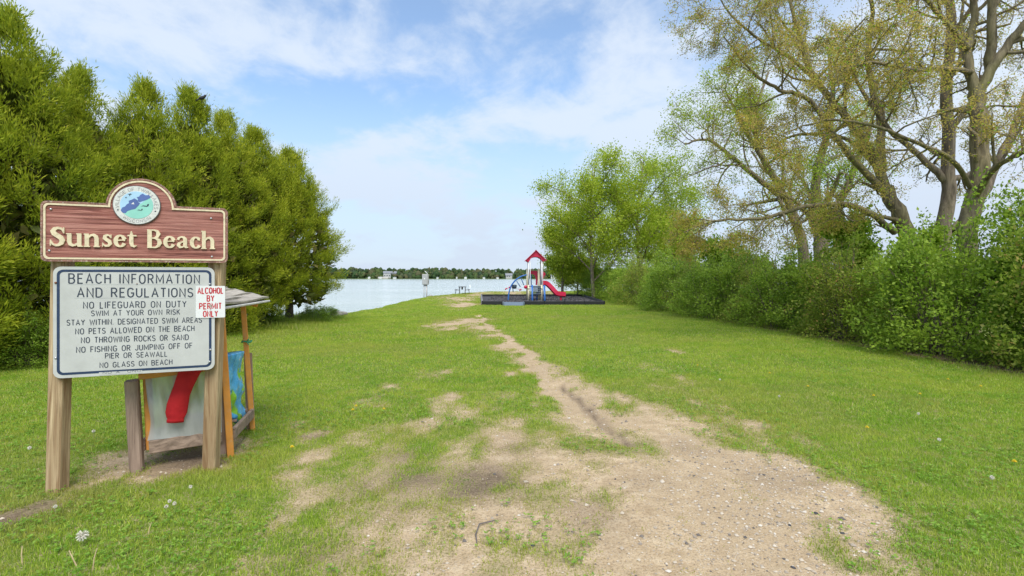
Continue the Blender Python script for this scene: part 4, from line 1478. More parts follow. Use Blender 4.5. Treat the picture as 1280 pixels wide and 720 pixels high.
# blue arch climber with rungs and foot pods
ra = [q(658.5, 343.6), q(652, 345.4), q(645.5, 349.5), q(640.0, 355.5), q(637.2, 362), q(635.8, 369), q(635.4, 376)]
for d in (-.38, .38):
    pts = catmull([(p[0], d, p[2]) for p in ra], 4)
    MB().tube(pts, .05, 8).build('climber_rail', BLUE, pl, True)
for i in range(1, 6):
    p = np.array(ra[i])
    MB().tube([(p[0], -.38, p[2]), (p[0], .38, p[2])], .028, 8).build('rung', BLUE, pl, True)
for (pa, pb_) in ((q(645.8, 351.5), q(650.5, 358.5)), (q(651.5, 348), q(654.8, 356.5)), (q(663.5, 342.5, .5), q(664.5, 357, .5)), (q(640.5, 356), q(641.5, 365))):
    MB().tube([pa, pb_], .03, 8).build('hanging_bar', BLUE, pl, True)
p = q(642.8, 358.2)
mb = MB(); mb.tube([(p[0], 0, p[2] - .16), (p[0], 0, p[2] - .12), (p[0], 0, p[2] + .10), (p[0], 0, p[2] + .14)], [.08, .17, .19, .1], 12)
mb.build('climbing_pod', DARKP, pl, True)
for (px, py) in ((632.5, 361), (650.3, 362.2), (637.0, 359)):
    p = q(px, py)
    mb = MB(); mb.tube([(p[0] - .07, 0, p[2] - .05), (p[0] + .09, 0, p[2] + .04)], .05, 8); mb.tube([(p[0] + .07, 0, p[2] + .02), (q(642, 0)[0], 0, p[2] + .12)], .012, 6)
    mb.build('hand_hold', RED, pl, True)
mb = MB(); c_ = q(656.8, 358.6)
mb.tube([(c_[0], -.66, c_[2]), (c_[0], -.58, c_[2])], .13, 14)
mb.build('turning_wheel', RED, pl, True)
for px in (672.5, 675.0):
    x_ = q(px, 370)[0]
    MB().tube([(x_, -.2, 0), (x_, -.2, q(0, 369)[2])], .04, 8).build('short_post', BEIGE, pl, True)

# ------------------------------------------------------------------ utility box, picnic table, small things by the water
UX, UY = W(531.8, 369.6)
UY = 48.5; UX = (531.8 - CX) / F * UY
uz = gnd(UX, UY)
KU = UY / F
ub_ = empty('utility_cabinet', (UX, UY, uz))
tag(ub_, 'tall grey metal cabinet on a pipe stand at the water edge', 'cabinet')
GREYM = plain('galvanised_grey', (.42, .42, .41), .5, .12, 3, .2)
zc0, zc1 = EYE - (356 - HZ) * KU - uz, EYE + (HZ - 342.8) * KU - uz
bx_ = MB().box((0, 0, (zc0 + zc1) / 2), (.58, .34, zc1 - zc0), bev=.03).build('cabinet_body', GREYM, ub_)
MB().box((-.03, -.178, (zc0 + zc1) / 2), (.46, .016, zc1 - zc0 - .12)).build('door', GREYM, bx_)
MB().box((-.06, -.19, (zc0 + zc1) / 2 + .08), (.10, .012, .14)).build('notice', WHITE, bx_)
MB().box((.30, -.05, (zc0 + zc1) / 2 - .22), (.06, .16, .3), bev=.01).build('conduit_box', plain('dark_grey_metal', (.14, .14, .14), .5, .1, 4), bx_)
MB().box((.02, 0, zc0 - .06), (.22, .2, .12), bev=.02).build('neck', plain('dark_grey_metal', (.14, .14, .14)), ub_)
MB().tube([(-.14, 0, 0), (-.14, 0, zc0 + .02)], .045, 10).build('pipe', GREYM, ub_, True)
MB().tube([(.10, 0, 0), (.10, 0, zc0 + .02)], .08, 10).build('pipe', GREYM, ub_, True)
for s in (-1, 1):
    MB().tube([(s * .42, -.05, .02), (s * .12, 0, .38)], .03, 8).build('brace', GREYM, ub_, True)
MB().box((0, 0, .05), (.95, .5, .12), bev=.03).build('concrete_pad', plain('pale_concrete', (.42, .41, .38), .9, .15, 5), ub_)
MB().tube([(.05, 0, zc1), (.12, 0, zc1 + .12)], .03, 8).build('panel_bracket', GREYM, ub_)
MB().box((.08, 0, zc1 + .18), (.36, .3, .03), ry=.72).build('solar_panel', WHITE, ub_)
MB().box((.22, 0, zc1 + .26), (.14, .22, .05), ry=.1).build('antenna_cap', plain('dark_grey_metal', (.14, .14, .14)), ub_)

tx, ty = W(578, 367.2)
tz = gnd(tx, ty)
pt = empty('picnic_table', (tx, ty, tz), .06)
tag(pt, 'dark picnic table with two benches seen end on near the point', 'picnic table')
TW_ = plain('dark_table_boards', (.10, .10, .105), .7, .2, 5)
TG = plain('galvanised_leg', (.36, .37, .37), .4, .1, 5, .5)
for i in range(4):
    MB().box((-.32 + i * .213, 0, .75), (.20, 1.9, .045), bev=.01).build('top_board', TW_, pt)
for s in (-1, 1):
    MB().box((s * .68, 0, .44), (.26, 1.9, .045), bev=.01).build('bench_board', TW_, pt)
    mb = MB()
    mb.tube([(s * .30, -.6, 0), (s * .30, -.6, .73)], .028, 8); mb.tube([(s * .30, .6, 0), (s * .30, .6, .73)], .028, 8)
    mb.build('table_leg', TG, pt, True)
    mb = MB()
    mb.tube([(s * .75, -.6, 0), (s * .68, -.6, .42), (s * .28, -.6, .40)], .024, 8); mb.tube([(s * .75, .6, 0), (s * .68, .6, .42), (s * .28, .6, .40)], .024, 8)
    mb.build('bench_leg', TG, pt, True)
MB().box((0, -.6, .60), (.18, .05, .26), bev=.01).build('centre_bracket', TW_, pt)

ROCK = plain('shore_rock', (.30, .28, .255), .9, .3, 4, 0, .8)


def rock(x, y, s, label, seed, squash=.55, group=None, z=None, mat=ROCK):
    r = np.random.default_rng(seed)
    V = IV.copy()
    d = r.normal(size=(5, 3)); d = norm(d)
    k_ = 1 + sum(.12 * np.sin(V @ d[i] * 3.2 + i) for i in range(5)) + r.normal(0, .03, len(V))
    V = V * k_[:, None] * np.array([s, s * r.uniform(.6, .9), s * squash])
    o = mk('rock', V, IF, mat)
    o.location = (x, y, (gnd(x, y) if z is None else z) + s * squash * .25)
    o.rotation_euler = (0, 0, r.uniform(0, 6))
    tag(o, label, 'rock', group)
    return o


rock(UX + .62, UY - .3, .38, 'low grey boulder beside the utility cabinet', 1, .45)
rock(*W(410, 392.5), .30, 'flat grey slab of rock nearest the water in the gap past the cedars', 2, .35)
rock(*W(404, 394.5), .42, 'largest grey rock on the bank beyond the last cedar', 3, .5)
rock(*W(418, 395.5), .34, 'pale rock where the lawn edge meets the lake', 4, .6)
rock(*W(428, 394.0), .26, 'small rounded rock right of the others at the lawn edge', 5, .6)
ps_ = MB(); ps_.tube([(0, 0, -.2), (0, 0, .42), (0, 0, .46)], [.05, .05, .03], 8); ps_.tube([(0, 0, .30), (0.12, 0, .34)], .03, 6)
pst = ps_.build('marker_post', plain('dark_grey_metal', (.14, .14, .14)), None, True)
px_, py_ = W(558, 365.2)
pst.location = (px_, py_, gnd(px_, py_) + .1)
tag(pst, 'short thin marker post on the point left of the picnic table', 'post')

# ------------------------------------------------------------------ leaf and branch builders
def leaf_quads(C0, D, S, ln, wd, fold=.25, r=rng):
    """diamond leaves: base C0, direction D (unit), side S (unit)"""
    ln = np.asarray(ln)[:, None]; wd = np.asarray(wd)[:, None]
    Nn = np.cross(D, S)
    a = C0
    b_ = C0 + D * ln * .45 + S * wd * .5 + Nn * wd * fold
    c_ = C0 + D * ln
    d_ = C0 + D * ln * .45 - S * wd * .5 + Nn * wd * fold
    return np.stack([a, b_, c_, d_], 1).reshape(-1, 3)


def rand_dirs(n, r): return norm(r.normal(size=(n, 3)))


def side_of(D, r):
    return norm(np.cross(D, rand_dirs(len(D), r)))


def quads(n): return np.arange(n * 4).reshape(-1, 4)


def prof(t, kind):
    if kind == 0: return (1 - np.clip(t, 0, 1) ** 1.75) ** .88 * (.82 + .18 * np.minimum(1, t / .25))
    return (1 - np.clip(t, 0, 1) ** 1.7) ** .85 * (.62 + .38 * np.minimum(1, t / .3))


def cedar_mesh(seed, Rm, Hc, nclump, kind=0):
    r = np.random.default_rng(seed)
    m24 = 13
    npl = int(nclump / m24 * 1.15)
    tp_ = r.random(npl * 3)
    tp_ = tp_[r.random(len(tp_)) < (.34 + prof(tp_, kind))][:npl]
    npl = len(tp_)
    thp = r.uniform(0, 2 * PI, npl)
    Rp = Rm * prof(tp_, kind) * (.50 + .32 * r.random(npl)) * (1 + (vn(thp / (2 * PI) * 7, tp_ * 6, 1.0, seed) - .5) * .35)
    Lp = r.uniform(.32, .78, npl) * np.where(r.random(npl) < .14, 1.45, 1.0) * (.50 + .50 * prof(tp_, kind))
    op = np.stack([np.cos(thp), np.sin(thp), np.zeros(npl)], 1)
    dp = norm(op * (.85 - .45 * tp_)[:, None] + np.array([0, 0, 1.0]) * (.60 + 1.0 * tp_ ** 2)[:, None] + r.normal(0, .22, (npl, 3)))
    sp_l = norm(np.cross(dp, np.array([0, 0, 1.0])))
    up_l = np.cross(sp_l, dp)
    sa = r.random((npl, m24)) ** .8
    wid = (.21 * (1 - .80 * sa)) * (Lp / .7)[:, None]
    ra, rb_ = r.normal(0, .55, (npl, m24)), r.normal(0, .45, (npl, m24))
    base_p = op * Rp[:, None] + np.array([0, 0, 1.0]) * (tp_ * Hc * .97)[:, None]
    cpos = (base_p[:, None] + dp[:, None] * (sa * Lp[:, None])[..., None] + sp_l[:, None] * (ra * wid)[..., None] + up_l[:, None] * (rb_ * wid)[..., None]).reshape(-1, 3)
    n = len(cpos)
    th = np.arctan2(cpos[:, 1], cpos[:, 0])
    out = np.stack([np.cos(th), np.sin(th), np.zeros(n)], 1)
    t = np.clip(cpos[:, 2] / Hc, 0, 1)
    cpos[:, 2] = np.where(cpos[:, 2] > Hc, Hc + (cpos[:, 2] - Hc) * .25, cpos[:, 2])
    sflat = sa.ravel()
    axd = norm(out * (.75 - .5 * t)[:, None] + np.array([0, 0, 1.0]) * (.55 + .5 * t)[:, None] + r.normal(0, .28, (n, 3)))
    sd_ = norm(np.cross(axd, out + r.normal(0, .5, (n, 3))))
    M = 19
    s = r.uniform(-.2, 1.1, (n, M)); w = r.uniform(-1, 1, (n, M)) * (1.0 - .45 * np.clip(s, 0, 1))
    L_ = r.uniform(.18, .40, n)[:, None]
    pos = cpos[:, None] + axd[:, None] * (s * L_)[..., None] + sd_[:, None] * (w * L_ * .55)[..., None] + r.normal(0, .022, (n, M, 3))
    D = norm(axd[:, None] * 1.0 + sd_[:, None] * (w * .9)[..., None] + r.normal(0, .28, (n, M, 3)))
    D = D.reshape(-1, 3); pos = pos.reshape(-1, 3)
    S = norm(np.repeat(sd_, M, 0) + r.normal(0, .45, (n * M, 3)))
    S = norm(S - D * (S * D).sum(1, keepdims=True))
    V = leaf_quads(pos, D, S, r.uniform(.06, .135, n * M), r.uniform(.011, .024, n * M))
    # leader shoots
    k_ = 900
    zz = Hc * (1 - r.random(k_) ** 1.5 * .24) + r.uniform(-.1, .20, k_)
    th = r.uniform(0, 2 * PI, k_); rr = Rm * .85 * np.clip(1.06 - zz / Hc, .0, 1) ** .8 * np.sqrt(r.random(k_)) * 1.5
    p2 = np.stack([np.cos(th) * rr, np.sin(th) * rr, zz], 1)
    D2 = norm(np.array([0, 0, 1.0]) + r.normal(0, .35, (k_, 3)))
    V2 = leaf_quads(p2, D2, side_of(D2, r), r.uniform(.10, .2, k_), r.uniform(.02, .035, k_))
    V = np.concatenate([V, V2])
    ct = r.random(n)
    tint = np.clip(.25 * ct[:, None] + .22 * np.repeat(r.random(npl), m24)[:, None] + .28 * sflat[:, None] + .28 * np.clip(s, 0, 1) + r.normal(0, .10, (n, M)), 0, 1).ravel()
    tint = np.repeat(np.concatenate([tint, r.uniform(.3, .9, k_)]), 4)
    return V, len(V) // 4, tint


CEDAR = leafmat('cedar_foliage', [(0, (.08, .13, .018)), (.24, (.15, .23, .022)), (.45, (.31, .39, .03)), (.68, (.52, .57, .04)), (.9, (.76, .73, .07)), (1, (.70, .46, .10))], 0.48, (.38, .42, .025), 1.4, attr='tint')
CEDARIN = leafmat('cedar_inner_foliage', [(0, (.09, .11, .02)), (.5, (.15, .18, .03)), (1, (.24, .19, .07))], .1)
CBARK = bark('cedar_bark', (.055, .04, .032), (.17, .13, .105), 12)


def cedar_proto(seed, Rm, H, base, nclump, kind):
    Hc = H - base
    V, n, tint = cedar_mesh(seed, Rm, Hc, nclump, kind)
    V[:, 2] += base
    r = np.random.default_rng(seed + 50)
    root = empty('cedar_tree', (0, 0, 0))
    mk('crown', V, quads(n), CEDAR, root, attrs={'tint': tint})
    # inner, older sprays close to the stem
    m_ = 2600
    t = r.random(m_); th = r.uniform(0, 2 * PI, m_)
    rr = Rm * prof(t, kind) * np.sqrt(r.random(m_)) * .78
    pos = np.stack([np.cos(th) * rr, np.sin(th) * rr, base + t * Hc * .86], 1)
    D = norm(np.stack([np.cos(th), np.sin(th), np.full(m_, .5)], 1) + r.normal(0, .5, (m_, 3)))
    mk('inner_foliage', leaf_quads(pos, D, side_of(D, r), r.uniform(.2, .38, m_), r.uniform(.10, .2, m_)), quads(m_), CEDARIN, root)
    Vt, Ft = [], []
    def addt(pts, rad, ns=7):
        v, f = tube_geo(pts, rad, ns, True)
        b0 = len(Vt)
        Vt.extend(v); Ft.extend([tuple(i + b0 for i in q_) for q_ in f])
    lean = r.uniform(-.25, .25, 2)
    tp = [(lean[0] * s * s, lean[1] * s * s, -.15 + s * H * .95) for s in np.linspace(0, 1, 9)]
    addt(tp, [.14 * (1 - s) ** .8 + .012 for s in np.linspace(0, 1, 9)], 10)
    s2 = r.uniform(-.3, .3)
    addt([(0.03, 0, .15), (.2 * s2 + .1, .12, 1.2), (.35 * s2 + .12, .2, H * .7)], [.075, .06, .015], 8)
    trunk = mk('trunk', Vt, Ft, CBARK, root, True)
    Vt, Ft = [], []
    for i in range(34):
        z = base * .8 + r.random() * Hc * .8
        th_ = r.uniform(0, 2 * PI)
        rr_ = Rm * float(prof(np.array([(z - base) / Hc]), kind)[0]) * .8
        addt([(0, 0, z), (math.cos(th_) * rr_ * .5, math.sin(th_) * rr_ * .5, z + .12), (math.cos(th_) * rr_, math.sin(th_) * rr_, z + .5)], [.03, .02, .006], 4)
    mk('branches', Vt, Ft, CBARK, root, True)
    return root


def copy_tree(o, parent=None):
    c = o.copy(); C.objects.link(c)
    if parent: c.parent = parent
    for ch in list(o.children):
        copy_tree(ch, c)
    return c


cp0 = cedar_proto(21, 1.75, 6.4, .05, 3600, 0)
cp1 = cedar_proto(22, 1.85, 6.4, .25, 3400, 0)
cp2 = cedar_proto(23, 2.0, 6.2, .75, 3400, 1)
protos = [cp0, cp1, cp2]
used = set()
CED = [(-10.1, 8.3, 6.6, 0, 1.0, 'first cedar of the row, left of the sign at the frame edge'),
       (-9.75, 9.9, 6.55, 1, 1.0, 'tallest looking cedar, its lit crown rising directly left of the sign'),
       (-9.75, 11.5, 6.05, 0, .95, 'lower cedar behind the left half of the sign'),
       (-9.25, 12.9, 6.3, 1, .95, 'cedar directly above the round emblem of the sign'),
       (-8.95, 14.2, 6.55, 0, .95, 'cedar topped by a dark perched bird'),
       (-8.75, 15.6, 6.4, 1, .95, 'cedar rising just right of the sign header'),
       (-8.55, 17.0, 6.3, 2, .95, 'cedar with dark leaning trunk beyond the shelter roof'),
       (-8.0, 18.4, 5.95, 2, 1.0, 'last cedar of the row, its trunk bare above tall grass by the water')]
for i, (x, y, h, pi, rs, lb) in enumerate(CED):
    src = protos[pi]
    if pi not in used:
        o = src; used.add(pi)
    else:
        o = copy_tree(src)
    H0 = 6.2 if pi == 2 else 6.4
    o.location = (x, y, gnd(x, y))
    o.scale = (rs, rs, (h - gnd(x, y)) / H0)
    o.rotation_euler = (0, 0, i * 1.9 + .4)
    tag(o, lb, 'cedar tree', 'row of cedars along the lake side')


# perched bird on the fifth cedar
bx, by_, bz_ = P3(252.5, 124, 14.0)
bird = empty('bird', (bx, by_, bz_))
tag(bird, 'small dark bird perched on the top of a cedar', 'bird')
BIRD = plain('dark_feathers', (.03, .03, .035), .6, .3, 20)
mb = MB()
mb.tube([(-.09, 0, .0), (-.07, 0, .015), (-.03, 0, .03), (.03, 0, .045), (.07, 0, .075), (.085, 0, .10), (.11, 0, .105), (.125, 0, .10)], [.008, .03, .048, .05, .032, .03, .018, .004], 10)
mb.tube([(-.08, 0, .01), (-.15, 0, -.03), (-.18, 0, -.045)], [.02, .016, .008], 6)
mb.tube([(.0, .01, 0), (.0, .01, -.09)], .005, 5)
mb.tube([(.0, -.015, 0), (.0, -.015, -.09)], .005, 5)
mb.build('body', BIRD, bird, True)


# ---- broadleaf trees
class Tree:
    def __init__(s, seed):
        s.r = random.Random(seed); s.V = []; s.F = []; s.n = 0; s.tips = []

    def tube(s, pts, rad, ns):
        P = np.asarray(pts, float); k = len(P)
        T = np.empty_like(P)
        T[1:-1] = P[2:] - P[:-2]; T[0] = P[1] - P[0]; T[-1] = P[-1] - P[-2]
        T = norm(T)
        m_ = norm(T.mean(0))
        ref = np.array([.31, .95, .05]) if abs(m_[1]) < .8 else np.array([1., 0, 0.1])
        a = norm(np.cross(T, ref)); b_ = np.cross(T, a)
        th = np.arange(ns) * 2 * PI / ns
        R = np.asarray(rad)[:, None, None]
        V = P[:, None] + R * (a[:, None] * np.cos(th)[None, :, None] + b_[:, None] * np.sin(th)[None, :, None])
        s.V.append(V.reshape(-1, 3))
        i = np.arange(k - 1)[:, None] * ns; j = np.arange(ns)[None]; j2 = (j + 1) % ns
        s.F.append((np.stack([i + j, i + j2, i + ns + j2, i + ns + j], -1).reshape(-1, 4) + s.n))
        s.n += k * ns

    def grow(s, p, d, Ln, r0, lvl, maxl, up=.15, wob=.25, kids=(5, 7, 6, 5), ang=(35, 65), ratio=.55, droop=0.0):
        R = s.r
        n = 6 if lvl < 2 else (4 if lvl < maxl else (3 if maxl < 4 else 2))
        pts = [np.array(p, float)]
        dd = norm(np.array(d, float))
        for i in range(n):
            dd = norm(dd + np.array([R.gauss(0, wob), R.gauss(0, wob), R.gauss(0, wob) + up - droop * i / n]) * (.5 if lvl < 2 else .6))
            pts.append(pts[-1] + dd * Ln / n)
        pts = np.array(pts)
        r1 = r0 * (.35 if lvl < maxl else .4)
        rad = np.linspace(r0, r1, n + 1)
        s.tube(pts, rad, 7 if lvl <= 1 else (5 if lvl == 2 else 3))
        s.spawn(pts, rad, Ln, lvl, maxl, up, wob, kids, ang, ratio, droop)

    def spawn(s, pts, rad, Ln, lvl, maxl, up, wob, kids, ang, ratio, droop=0.0, t0=.25, count=None):
        R = s.r
        if lvl >= maxl:
            for t_ in (.35, .6, .8, 1.0):
                k = t_ * (len(pts) - 1); i = min(int(k), len(pts) - 2)
                s.tips.append(pts[i] + (pts[i + 1] - pts[i]) * (k - i))
            return
        nk = count or kids[min(lvl, len(kids) - 1)]
        for c in range(nk):
            t_ = t0 + (1 - t0) * (c + R.random()) / nk
            k = t_ * (len(pts) - 1); i = min(int(k), len(pts) - 2)
            p = pts[i] + (pts[i + 1] - pts[i]) * (k - i)
            d = norm(pts[i + 1] - pts[i])
            a = math.radians(R.uniform(*ang))
            q_ = norm(np.cross(d, np.array([R.gauss(0, 1), R.gauss(0, 1), R.gauss(0, .7)])))
            nd = d * math.cos(a) + q_ * math.sin(a)
            rr = np.interp(k, range(len(pts)), rad) * R.uniform(.45, .65)
            s.grow(p, nd, Ln * ratio * R.uniform(.7, 1.15) * (1.15 - .4 * t_), max(rr, .006), lvl + 1, maxl, up, wob, kids, ang, ratio, droop)

    def limb(s, pts, r0, r1, ns=10, cnt=8, lvl=0, maxl=3, klen=None, **kw):
        P = catmull(pts, 5)
        n = len(P)
        w_ = np.array([[s.r.gauss(0, .02) for _ in range(3)] for _ in range(n)]) * min(1, r0 * 6)
        w_[0] = 0
        P = P + w_
        rad = np.linspace(r0, r1, n)
        s.tube(P, rad, ns)
        Ln = klen or float(np.linalg.norm(P[-1] - P[0])) * .75
        o = dict(up=.12, wob=.3, kids=(6, 6, 5, 4), ang=(30, 70), ratio=.55, droop=0.0)
        t0 = kw.pop('t0', .3)
        o.update(kw)
        s.spawn(P, rad, Ln, lvl, maxl, o['up'], o['wob'], o['kids'], o['ang'], o['ratio'], o["droop"], t0, cnt)
        return P

    def wood(s): return np.concatenate(s.V), np.concatenate(s.F)


def leaves_at(tips, per, spread, ln, wd, seed, updir=.3):
    r = np.random.default_rng(seed)
    T = np.repeat(np.array(tips), per, 0)
    n = len(T)
    pos = T + r.normal(0, spread, (n, 3))
    D = norm(r.normal(size=(n, 3)) + np.array([0, 0, updir]))
    V = leaf_quads(pos, D, side_of(D, r), r.uniform(*ln, n), r.uniform(*wd, n))
    return V, n


BARKA = bark('maple_bark', (.09, .068, .050), (.31, .24, .18), 8)
BARKB = bark('olive_grey_bark', (.085, .066, .040), (.27, .22, .13), 8)
BUDS = leafmat('spring_bud_leaves', [(0, (.46, .44, .06)), (.35, (.66, .55, .10)), (.6, (.76, .60, .15)), (.8, (.74, .46, .20)), (.93, (.54, .57, .10)), (1, (.58, .32, .15))], .64)
GREENL = leafmat('young_green_leaves', [(0, (.19, .33, .02)), (.4, (.31, .48, .03)), (.75, (.44, .58, .05)), (1, (.52, .58, .10))], .5)
GREEND = leafmat('yellow_green_leaves', [(0, (.24, .36, .02)), (.4, (.40, .52, .03)), (.75, (.54, .63, .06)), (1, (.62, .66, .12))], .55)


def finish_tree(tr, name, loc, label, leafsets, barkm, group=None):
    root = empty(name, loc)
    tag(root, label, 'tree', group)
    V, Fc = tr.wood()
    V = V - np.array(loc)
    mk('trunk', V, Fc, barkm, root, True)
    for (nm, V, n, mat) in leafsets:
        mk(nm, V - np.array(loc), quads(n), mat, root)
    print('TREE', name, 'wood faces', len(Fc), 'tips', len(tr.tips), 'leaves', sum(l[2] for l in leafsets))
    return root


# A: big tree on the far right, trunk at px 1215
def Q(*a): return P3(*a)


tA = Tree(3)
dA = 13.5
KW = dict(up=.08, wob=.34, kids=(5, 5, 4, 3), ang=(30, 78), ratio=.58)
bA = Q(1212, 400, dA); bA[2] = 0
tA.limb([bA, Q(1208, 300, dA), Q(1222, 230, dA), Q(1224, 150, dA), Q(1222, 112, dA)], .235, .18, 14, 3, 1, 3, 2.2, t0=.5, **KW)
tA.limb([Q(1222, 118, dA), Q(1208, 70, dA + .1), Q(1218, 20, dA + .2), Q(1212, -50, dA + .3), Q(1225, -160, dA)], .13, .04, 10, 9, 0, 4, 3.4, **KW)
tA.limb([Q(1222, 118, dA), Q(1250, 70, dA - .2), Q(1290, 20, dA - .4), Q(1350, -40, dA - .6)], .14, .05, 10, 8, 0, 4, 3.2, **KW)
tA.limb([Q(1238, 85, dA), Q(1240, 20, dA - .3), Q(1236, -60, dA - .4), Q(1250, -150, dA)], .13, .04, 8, 7, 0, 4, 3.0, **KW)
tA.limb([Q(1216, 250, dA), Q(1240, 215, dA - .8), Q(1275, 190, dA - 1.6), Q(1330, 165, dA - 2)], .09, .03, 8, 7, 0, 4, 2.4, **KW)
tA.limb([Q(1215, 90, dA), Q(1180, 85, dA - .6), Q(1140, 88, dA - 1.2), Q(1090, 78, dA - 1.8), Q(1050, 90, dA - 2)], .07, .02, 8, 9, 0, 4, 2.6, **KW)
tA.limb([Q(1210, 60, dA), Q(1185, 30, dA - .5), Q(1150, -10, dA - .8), Q(1120, -50, dA - 1)], .08, .02, 8, 8, 0, 4, 2.8, **KW)
tA.limb([Q(1214, 235, dA), Q(1190, 200, dA - .5), Q(1150, 180, dA - 1), Q(1100, 160, dA - 1.6), Q(1040, 150, dA - 2), Q(980, 165, dA - 2)], .07, .015, 8, 10, 0, 4, 2.4, **KW)
VA, nA = leaves_at(tA.tips, 4, .075, (.03, .065), (.016, .03), 1)
VA2, nA2 = leaves_at(tA.tips[::6], 1, .12, (.05, .09), (.03, .05), 2)
finish_tree(tA, 'maple_tree', (bA[0], bA[1], 0), 'huge forked maple at the right edge with sparse orange yellow buds', [('crown', VA, nA, BUDS), ('green_leaves', VA2, nA2, GREENL)], BARKB)

# A2: thick trunk just left/behind of it (px 1180)
tA2 = Tree(8)
d2 = 15.5
b2 = Q(1178, 400, d2); b2[2] = 0
tA2.limb([b2, Q(1180, 300, d2), Q(1186, 220, d2), Q(1182, 120, d2), Q(1190, 40, d2), Q(1184, -60, d2), Q(1190, -170, d2)], .23, .07, 12, 12, 0, 4, 3.6, **KW)
tA2.limb([Q(1190, 290, d2), Q(1225, 250, d2 + .4), Q(1262, 170, d2 + .6), Q(1290, 100, d2 + 1), Q(1330, 20, d2 + 1)], .14, .05, 10, 8, 0, 4, 3.2, **KW)
tA2.limb([Q(1186, 230, d2), Q(1150, 195, d2), Q(1110, 160, d2), Q(1070, 100, d2), Q(1050, 40, d2)], .11, .03, 8, 9, 0, 4, 3.0, **KW)
VA, nA = leaves_at(tA2.tips, 4, .07, (.035, .075), (.018, .035), 3)
VB, nB = leaves_at(tA2.tips[::3], 1, .12, (.05, .10), (.03, .05), 4)
finish_tree(tA2, 'maple_tree', (b2[0], b2[1], 0), 'tall straight maple trunk close behind the forked one', [('crown', VA, nA, BUDS), ('green_leaves', VB, nB, GREENL)], BARKA)

# B: leaning multi-limbed tree, base px 1150, limbs sweeping left
tB = Tree(5)
dB = 16.0
bB = Q(1150, 400, dB); bB[2] = 0
tB.limb([bB, Q(1142, 320, dB), Q(1124, 270, dB), Q(1108, 235, dB)], .26, .19, 12, 3, 1, 3, 2.0, t0=.6, **KW)
tB.limb([Q(1108, 238, dB), Q(1082, 180, dB), Q(1052, 140, dB), Q(1018, 98, dB - .3), Q(1004, 60, dB - .5), Q(990, 10, dB - .7), Q(978, -60, dB - .7)], .15, .03, 10, 12, 0, 4, 3.4, **KW)
tB.limb([Q(1112, 245, dB), Q(1070, 205, dB - .4), Q(1040, 165, dB - .8), Q(1010, 125, dB - 1), Q(975, 112, dB - 1.2), Q(940, 90, dB - 1.4), Q(905, 45, dB - 1.5)], .115, .02, 9, 13, 0, 4, 2.8, **KW)
tB.limb([Q(1118, 290, dB), Q(1090, 268, dB - .8), Q(1060, 256, dB - 1.4), Q(1010, 258, dB - 2), Q(960, 272, dB - 2.4), Q(900, 275, dB - 2.6), Q(855, 290, dB - 2.6)], .11, .015, 8, 15, 0, 4, 2.0, **{**KW, 'up': .06, 'droop': .1})
tB.limb([Q(1102, 215, dB), Q(1100, 150, dB + .3), Q(1085, 80, dB + .6), Q(1090, 0, dB + .8), Q(1075, -80, dB + .8)], .14, .03, 9, 10, 0, 4, 3.3, **KW)
tB.limb([Q(1095, 210, dB), Q(1060, 175, dB), Q(1000, 168, dB), Q(960, 185, dB), Q(925, 182, dB)], .07, .015, 8, 11, 0, 4, 2.4, **KW)
tB.limb([Q(1020, 100, dB - .3), Q(985, 70, dB - .6), Q(950, 50, dB - 1), Q(915, 20, dB - 1.2), Q(895, -10, dB - 1.2)], .07, .015, 8, 10, 0, 4, 2.6, **KW)
VA, nA = leaves_at(tB.tips, 4, .085, (.035, .07), (.017, .033), 5)
VB, nB = leaves_at(tB.tips[::5], 1, .12, (.05, .10), (.03, .05), 6)
finish_tree(tB, 'maple_tree', (bB[0], bB[1], 0), 'wide maple whose long low limb sweeps left over the hedge', [('crown', VA, nA, BUDS), ('green_leaves', VB, nB, GREENL)], BARKB)

# C: two trunks near px 1000 and 1025, greener, reaching px 850
tC = Tree(12)
dC = 22.0
bC = Q(1008, 380, dC); bC[2] = -.1
tC.limb([bC, Q(1004, 320, dC), Q(996, 280, dC), Q(975, 235, dC), Q(950, 190, dC), Q(945, 140, dC), Q(960, 90, dC)], .26, .04, 9, 12, 0, 4, 3.4, **KW)
tC.limb([Q(985, 250, dC), Q(950, 225, dC - .6), Q(920, 200, dC - 1), Q(885, 175, dC - 1.2), Q(855, 180, dC - 1.2)], .14, .03, 8, 12, 0, 4, 3.0, **KW)
tC.limb([Q(955, 200, dC), Q(925, 150, dC - .5), Q(905, 110, dC - .8)], .12, .03, 8, 9, 0, 4, 3.0, **KW)
VA, nA = leaves_at(tC.tips, 2, .16, (.06, .11), (.03, .055), 7)
finish_tree(tC, 'spreading_tree', (bC[0], bC[1], -.1), 'green leafed spreading tree whose branch tips reach furthest left of the bare maples', [('crown', VA, nA, GREEND)], BARKA)
tC2 = Tree(14)
dC = 24.0
bC = Q(1026, 380, dC); bC[2] = -.1
tC2.limb([bC, Q(1027, 330, dC), Q(1024, 280, dC), Q(1020, 220, dC), Q(1040, 140, dC), Q(1035, 60, dC)], .40, .06, 10, 12, 0, 4, 4.0, **KW)
tC2.limb([Q(1028, 310, dC), Q(1040, 280, dC), Q(1055, 240, dC), Q(1085, 170, dC), Q(1100, 90, dC)], .22, .05, 8, 10, 0, 4, 3.6, **KW)
VA, nA = leaves_at(tC2.tips, 2, .14, (.07, .13), (.04, .07), 8)
finish_tree(tC2, 'spreading_tree', (bC[0], bC[1], -.1), 'dark forked tree standing beneath the long low maple limb', [('crown', VA, nA, GREENL)], BARKA)

